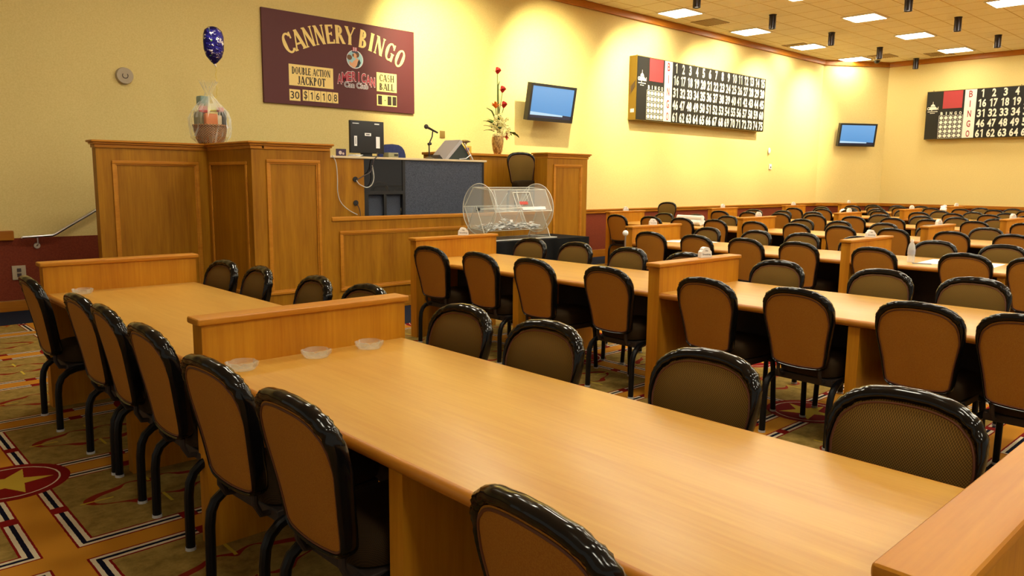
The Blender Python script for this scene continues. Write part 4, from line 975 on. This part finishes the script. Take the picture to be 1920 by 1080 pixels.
for (nm, x, y, z, sx_, sy_, sz_, c_, rz) in (('snack_box', -.02, -.07, .22, .07, .03, .10, (206, 110, 40), .1), ('snack_bag', -.12, -.02, .24, .04, .05, .10, (120, 112, 80), .5), ('candy_bag', -.09, -.05, .36, .045, .03, .035, (176, 40, 34), -.2), ('cookie_tin', .08, -.03, .22, .035, .04, .09, (196, 176, 140), -.3), ('green_packet', .0, -.02, .37, .10, .03, .022, (186, 182, 70), .3), ('red_candy', .10, -.04, .37, .03, .03, .025, (170, 34, 40), .2), ('tall_packet', .14, .0, .25, .025, .05, .12, (60, 52, 48), .2), ('blue_plush', -.06, .03, .46, .05, .05, .05, (120, 140, 130), .2)):
    g_ = empty(nm, (bx+x, by+y, bz+z), rz, label={'snack_box': 'orange snack box in the middle of the wrapped gift basket', 'snack_bag': 'olive snack bag at the left of the wrapped gift basket', 'candy_bag': 'red candy bag near the top left of the gift basket', 'cookie_tin': 'cream cookie packet at the right inside the gift basket', 'green_packet': 'yellow green packet lying across the top of the gift basket', 'red_candy': 'small red sweet at the top right of the gift basket', 'tall_packet': 'dark tall packet at the right edge of the gift basket', 'blue_plush': 'grey blue soft bundle at the top of the gift basket'}[nm], cat='gift', group='gifts in the cellophane wrapped basket')
    mm = mat(nm+'_wrap', srgb(*c_), .35)
    mb = MB().box(-sx_, sx_, -sy_, sy_, -sz_, sz_, bev=min(sx_, sy_, sz_)*.45); mb.build('package', mm, g_)
bl = empty('foil_balloon', (3.50, 8.50, 2.9), label='dark blue foil balloon with silver print floating above the gift basket', cat='balloon')
def bmat():
    m = mat('printed_foil', srgb(34, 30, 110), .12, metal=.85); t = NT(m); n = t.noise(t.obj(), 16, 4, .7); n2 = t.noise(t.obj(), 27, 3, .7)
    c = t.mix(t.math('GREATER_THAN', n, .57), srgb(40, 34, 124), srgb(225, 225, 235)); c = t.mix(t.math('GREATER_THAN', n2, .66), c, srgb(120, 190, 60)); t.link(c, t.b.inputs['Base Color']); t.bump(n, .7, .03); return m
mb = MB(); n = 28; prof = [(.002, -.20), (.035, -.175), (.085, -.12), (.108, -.05), (.112, .03), (.110, .09), (.092, .145), (.05, .178), (.002, .188)]
mb.lathe(prof, n)
for i, vv in enumerate(mb.v): mb.v[i] = (vv[0], vv[1]*.62, vv[2]*1.04)
mb.build('balloon_body', bmat(), bl)
MB().tube([(0, 0, -.20), (.02, 0, -.23)], [.012, .004], 8).build('neck', M['chrome'], bl)
MB().tube([(.01, 0, -.22)]+[(.012+.006*math.sin(k*1.3), .006*math.cos(k*1.3), -.24-.02*k) for k in range(16)]+[(-.06, 0, -.60)], .0035, 6).build('ribbon', mat('yellow_ribbon', srgb(214, 186, 70), .4), bl)

# ------------------------------------------------------------------ black table with the acrylic raffle drum
M['cloth'] = mat('black_tablecloth', (0.004, 0.0045, 0.005, 1), .8, spec=.1)
tb = empty('side_table', (6.6, 7.0, 0), label='folding table in front of the stage carrying the raffle drum', cat='table')
local(MB().box(5.63, 7.59, 6.67, 7.32, .722, .748).build('tabletop', M['apron'], smooth=False), tb)
for x in (5.75, 7.47):
    for y in (6.75, 7.22): local(MB().cyl((x, y, 0), (x, y, .722), .015).build('leg', M['tube']), tb)
mb = MB(); cx0, cx1, cy0, cy1 = 5.61, 7.61, 6.65, 7.34; per = []
def edge_pts():
    P = []
    for i in range(40): P.append((cx0+(cx1-cx0)*i/40, cy0, 0, -1))
    for i in range(14): P.append((cx1, cy0+(cy1-cy0)*i/14, 1, 0))
    for i in range(40): P.append((cx1-(cx1-cx0)*i/40, cy1, 0, .15))
    for i in range(14): P.append((cx0, cy1-(cy1-cy0)*i/14, -1, 0))
    return P
P = edge_pts(); n = len(P)
for lv, (z, sp_) in enumerate([(.755, 0), (.70, .012), (.40, .035), (.03, .06)]):
    for k, (x, y, nx, ny) in enumerate(P):
        wv = sp_*(1+.7*math.sin(k*.9)+.3*math.sin(k*2.3)) if lv else 0; mb.v.append((x+nx*wv, min(y+ny*wv, 7.37), z))
for lv in range(3):
    for k in range(n): mb.f.append((lv*n+k, lv*n+(k+1) % n, (lv+1)*n+(k+1) % n, (lv+1)*n+k)); mb.m.append(0)
mb.f.append(tuple(range(n))); mb.m.append(0)
tcl = tag(mb.build('tablecloth', M['cloth'], ang=50), 'black cloth draped to the floor over the table below the stage', 'tablecloth')
dr = empty('raffle_drum', (6.5, 7.0, .756), label='clear acrylic hexagonal raffle drum with round end plates on the black table', cat='raffle drum')
AX, BX, DYc, DZc, DR = 6.01, 6.97, 7.0, 1.13, .305
def hexv(i, r=.285): a = R_(60*i+5); return (DYc+r*math.cos(a), DZc+r*math.sin(a))
for x in (AX, BX):
    local(MB().cyl((x-.003, DYc, DZc), (x+.003, DYc, DZc), DR, 48).build('end_plate', M['acryl']), dr)
    local(MB().tube([(x, DYc+DR*math.cos(2*PI*k/48), DZc+DR*math.sin(2*PI*k/48)) for k in range(48)], .0045, 6, closed=True).build('plate_rim', M['acryl_edge']), dr)
mb = MB(); eb = MB()
for i in range(6):
    a, b = hexv(i), hexv(i+1)
    mb.add([(AX, *a), (BX, *a), (BX, *b), (AX, *b)], [(0, 1, 2, 3)])
    eb.cyl((AX, *a), (BX, *a), .0045, 6)
    for x in (AX, BX): eb.cyl((x+(.006 if x == AX else -.006), *a), (x+(.006 if x == AX else -.006), *b), .005, 6)
local(mb.build('drum_walls', M['acryl'], smooth=False), dr); local(eb.build('drum_edges', M['acryl_edge']), dr)
local(MB().cyl((AX-.05, DYc, DZc), (BX+.05, DYc, DZc), .007, 10).build('axle', M['acryl_edge']), dr)
for x in (AX-.02, BX+.02): local(MB().cyl((x-.018, DYc, DZc), (x+.018, DYc, DZc), .022, 16).build('hub_knob', M['blackpl']), dr)
fb = MB()
for x in (AX+.3, BX-.28):
    for i in range(6): a = hexv(i, .24); fb.cyl((x, DYc, DZc), (x+.03, *a), .004, 6)
local(fb.build('mixing_bars', M['acryl_edge']), dr)
a, b = hexv(2), hexv(3)
# hatch on the sloped camera side face
ha = hexv(3); hb = hexv(2); N_ = Vector((0, ha[1]-hb[1], -(ha[0]-hb[0]))).normalized()
hp = MB(); Sx = [6.42, 6.45, 6.62, 6.65]
def onf(x, t, l=.006): return (x, ha[0]+(hb[0]-ha[0])*t-.006, ha[1]+(hb[1]-ha[1])*t+l)
for x in (6.38, 6.66): hp.cyl(onf(x, .15), onf(x, .85), .006, 6)
for t_ in (.15, .85): hp.cyl(onf(6.38, t_), onf(6.66, t_), .006, 6)
for x in (6.44, 6.60): hp.cyl(onf(x, .45), onf(x, .82), .004, 6)
local(hp.build('hatch', M['acryl_edge']), dr)
local(MB().add([onf(6.44, .28, .01), onf(6.58, .28, .01), onf(6.58, .42, .01), onf(6.44, .42, .01)], [(0, 1, 2, 3)]).build('red_label', mat('red_label', srgb(200, 60, 40), .5), smooth=False), dr)
local(MB().add([onf(6.46, .02, .012), onf(6.86, .02, .012), onf(6.86, .16, .012), onf(6.46, .16, .012)], [(0, 1, 2, 3)]).build('white_strip', M['paper'], smooth=False), dr)
sb = MB().box(AX-.12, BX+.14, DYc-.24, DYc+.24, .756, .768)
for x in (AX-.06, BX+.06):
    mb_ = sb; mb_.add([(x-.004, DYc-.20, .768), (x-.004, DYc+.20, .768), (x-.004, DYc+.02, DZc+.03), (x-.004, DYc-.02, DZc+.03), (x+.004, DYc-.20, .768), (x+.004, DYc+.20, .768), (x+.004, DYc+.02, DZc+.03), (x+.004, DYc-.02, DZc+.03)], [(0, 1, 2, 3), (4, 7, 6, 5), (0, 3, 7, 4), (1, 5, 6, 2), (0, 4, 5, 1), (3, 2, 6, 7)])
local(sb.build('stand', M['acryl'], smooth=False), dr)
se = MB()
for p, q in (((AX-.12, DYc-.24), (BX+.14, DYc-.24)), ((BX+.14, DYc-.24), (BX+.14, DYc+.24))): se.cyl((*p, .764), (*q, .764), .006, 6)
for x in (AX-.06, BX+.06):
    for s in (-1, 1): se.cyl((x, DYc+.20*s, .768), (x, DYc+.02*s, DZc+.03), .0045, 6)
local(se.build('stand_edges', M['acryl_edge']), dr)
r3 = random.Random(9); mb = MB()
for k in range(300):
    u = r3.random(); x = AX+.04+u*(BX-AX-.10); hgt = .07+.08*math.exp(-((x-6.42)/.10)**2); y = DYc+r3.uniform(-.13, .13); z = DZc-.243+r3.uniform(0, 1)*hgt*(1-abs(y-DYc)/.2)
    a = r3.uniform(0, PI); t1 = Vector((math.cos(a), math.sin(a), r3.uniform(-.5, .5))).normalized(); t2 = t1.cross(Vector((r3.uniform(-.4, .4), r3.uniform(-.4, .4), 1))).normalized()
    mb.obox((x, y, z), t1, t2, t1.cross(t2), .034, .018, .0008)
tag(mb.build('raffle_tickets', M['paper'], smooth=False), 'heap of white paper tickets lying inside the clear raffle drum', 'tickets', kind='stuff')

# ------------------------------------------------------------------ things on the tables
def ashtray():
    o = empty('glass_ashtray', (0, 0, 0)); mb = MB(); n = 24
    prof = [(.0, .0), (.048, .0), (.058, .012), (.062, .03), (.056, .032), (.048, .018), (.044, .009), (.0, .009)]
    for (r, z) in prof:
        for k in range(n):
            a = 2*PI*k/n; q = r*(1+(.04*math.cos(12*a) if r > .05 else 0)); zz = z-(.007 if (k % 8 == 0 and z > .025) else 0); mb.v.append((q*math.cos(a), q*math.sin(a), zz))
    for i in range(len(prof)-1):
        for k in range(n): mb.f.append((i*n+k, i*n+(k+1) % n, (i+1)*n+(k+1) % n, (i+1)*n+k)); mb.m.append(0)
    mb.build('dish', M['glass'], o, ang=50); return o
as0 = None
for (x, y, lab) in ((1.235, 2.86, 'clear glass ashtray at the partition, nearly hidden behind the chair back'), (1.56, 2.865, 'clear glass ashtray, middle one against the nearest table partition'), (1.82, 2.865, 'clear glass ashtray, rightmost one against the nearest table partition'), (1.31, 5.40, 'clear glass ashtray on the far section of the nearest table row')):
    o = ashtray() if as0 is None else copy_tree(as0); as0 = as0 or o; o.location = (x, y, TZ+.001); tag(o, lab, 'ashtray', 'clear glass ashtrays')
# white table tents on the partitions
def tent():
    o = empty('table_sign', (0, 0, 0)); mb = MB(); n = 8; w, h, t = .053, .076, .020
    pr = [(-w, 0), (w, 0), (w*.92, h*.55)]+[(w*.62*math.cos(PI*k/n), h*.72+h*.28*math.sin(PI*k/n)) for k in range(n+1)]+[(-w*.92, h*.55)]
    mb.v = [(x, -t, z) for x, z in pr]+[(x*.9, t, z) for x, z in pr]; N2 = len(pr)
    mb.f = [tuple(range(N2)), tuple(range(2*N2-1, N2-1, -1))]+[(i, (i+1) % N2, (i+1) % N2+N2, i+N2) for i in range(N2)]; mb.m = [0]*len(mb.f)
    mb.build('card', M['white'], o, smooth=False)
    pl = plane((0, -t, 0), (1, 0, 0), (0, 0, 1)); mb = MB()
    text(mb, 'Smoking', pl, 0, .022, .078, .017, .01, .0012); text(mb, 'No', pl, 0, .050, .024, .014, .01, .0012)
    mb.build('lettering', M['ink'], o, smooth=False); return o
tn0 = None
for ri in range(1, 7):
    ys = sorted(DIVY[ri], reverse=True)
    for k, y in enumerate(ys):
        x = ROWX[ri]+.50+random.uniform(-.06, .06)
        if ri == 1: x = ROWX[ri]+.60
        if not visible(x, y, DZ, 0): continue
        o = tent() if tn0 is None else copy_tree(tn0); tn0 = tn0 or o
        o.location = (x, y, DZ+.001); o.rotation_euler = (0, 0, R_(-20+random.uniform(-15, 15)))
        tag(o, 'white no smoking card on the partition %s from stage end, %s table row' % (ordn[k], rown[ri]), 'table sign', 'white no smoking cards on the partitions')
# water bottle, papers
o = empty('water_bottle', (7.76, 2.72, TZ), label='clear water bottle standing on the third table row beside a white sheet', cat='bottle')
MB().lathe([(.030, .001), (.033, .01), (.033, .06), (.030, .075), (.033, .09), (.033, .13), (.026, .165), (.014, .19), (.013, .20)], 20).build('bottle_body', M['bottle'], o)
MB().lathe([(.0145, .198), (.0145, .218)], 14).build('bottle_cap', M['white'], o)
MB().lathe([(.0338, .075), (.0338, .125)], 20, cap=False).build('bottle_label', mat('pale_blue_label', srgb(176, 178, 190), .4), o)
def sheet(x, y, w, l, rz, lab, m=None, g='papers lying on the tables', z=TZ):
    o = MB().obox((0, 0, .0015), (1, 0, 0), (0, 1, 0), (0, 0, 1), w/2, l/2, .001).build('paper_sheet', m or M['paper'], smooth=False)
    o.location = (x, y, z); o.rotation_euler = (0, 0, rz); tag(o, lab, 'paper', g)
sheet(8.02, 2.36, .50, .62, .05, 'large white sheet on the third table row right of the water bottle')
sheet(7.70, 2.60, .10, .16, .4, 'small dark grey card lying by the foot of the water bottle', mat('grey_card', srgb(90, 88, 84), .6))
sheet(7.95, 1.62, .22, .30, -.2, 'white paper between chairs at the right edge on the third table row')
sheet(8.00, 4.05, .18, .24, .3, 'white slip on the third table row between the first two partitions')
sheet(8.05, 5.60, .30, .20, .2, 'pale paper on the third table row beside the end partition')
sheet(8.25, 5.30, .26, .22, -.4, 'cream sheet on the third table row next to the pale paper')
# rolls and bags further back
o = empty('paper_roll_stack', (11.3, 7.55, TZ), label='bundle of white and green paper rolls on the fourth table row', cat='paper rolls')
for k in range(3): local(MB().cyl((11.20, 7.30, TZ+.05+.075*(k//2)), (11.20, 7.80, TZ+.05+.075*(k//2)), .045, 14).xf(Matrix.Translation((.09*(k % 2)+.045*(k//2), 0, 0))).build('roll', [M['paper'], ][0]), o)
def bag(loc, lab, s=1.0):
    o = empty('plastic_bag', loc, label=lab, cat='bag', group='crumpled white bags on the far tables'); r4 = random.Random(int(loc[0]*10)); mb = MB().ball((0, 0, .12*s), .13*s, .12*s, .12*s, 12, 8)
    mb.v = [(x*(1+r4.uniform(-.2, .2)), y*(1+r4.uniform(-.2, .2)), z*(1+r4.uniform(-.0, .25))) for x, y, z in mb.v]; mb.build('bag_body', M['paper'], o)
bag((17.6, 7.72, TZ), 'crumpled white bag on the sixth table row left of the partition', .55)
bag((20.8, 6.62, TZ), 'crumpled white bag on the farthest table row by the partition', .8)
# ball topped stand between the second and third rows
bs = empty('post_stand', (6.2, 4.93, 0), label='slim metal stand topped with a white ball between the second and third rows', cat='stand')
MB().lathe([(.12, 0), (.12, .012), (.02, .03), (.012, .05)], 20).build('base', M['chrome'], bs)
MB().cyl((0, 0, .04), (0, 0, .93), .009, 10).build('pole', M['chrome'], bs)
MB().ball((0, 0, .955), .030).build('ball_finial', M['white'], bs)
# tall chair by the back wall
tc2 = make_chair('tall_chair', zoff=0.30)
tc2.scale = (.9, .9, .9); tc2.location = (12.75, 9.12, .27); tc2.rotation_euler = (0, 0, R_(200)); tag(tc2, 'tall black framed chair standing against the back wall rail, higher than the rest', 'chair', 'banquet chairs away from the tables')

# ------------------------------------------------------------------ cords on the caller desk
def cord(pts, r, m, lab):
    P = [Vector(p) for p in pts]; Q = []
    for i in range(len(P)-1):
        p0, p1, p2, p3 = P[max(i-1, 0)], P[i], P[i+1], P[min(i+2, len(P)-1)]
        for k in range(6):
            t = k/6; Q.append(.5*((2*p1)+(-p0+p2)*t+(2*p0-5*p1+4*p2-p3)*t*t+(-p0+3*p1-3*p2+p3)*t**3))
    Q.append(P[-1]); tag(MB().tube(Q, r, 6).build('power_cord', m), lab, 'cord', 'cords hanging at the caller desk')
fy = DY-.028
cord([(4.64, DY-.03, 1.745), (4.685, fy, 1.66), (4.70, fy, 1.50), (4.70, fy, 1.32), (4.74, fy, 1.20), (4.84, fy, 1.11), (4.96, fy, 1.05)], .005, M['cord'], 'thin grey cord running down the wood end of the caller desk')
cord([(4.955, fy, 1.46), (5.05, fy, 1.51), (5.14, fy, 1.55), (5.18, fy, 1.62), (5.20, fy, 1.70), (5.25, DY-.03, 1.752), (5.28, DY+.02, 1.80)], .006, M['cordd'], 'dark cord from the upper grommet to the desk top')
cord([(4.955, fy, 1.46), (5.00, fy, 1.41), (5.10, fy, 1.375), (5.17, fy, 1.41), (5.20, fy, 1.49), (5.19, fy, 1.58), (5.18, fy, 1.64)], .006, M['cord'], 'pale cord looping right from the upper grommet of the desk')
cord([(4.955, fy, 1.18), (4.99, fy, 1.12), (5.00, fy, 1.05), (4.99, fy, 1.0)], .005, M['cordd'], 'short dark cord hanging from the lower desk grommet')
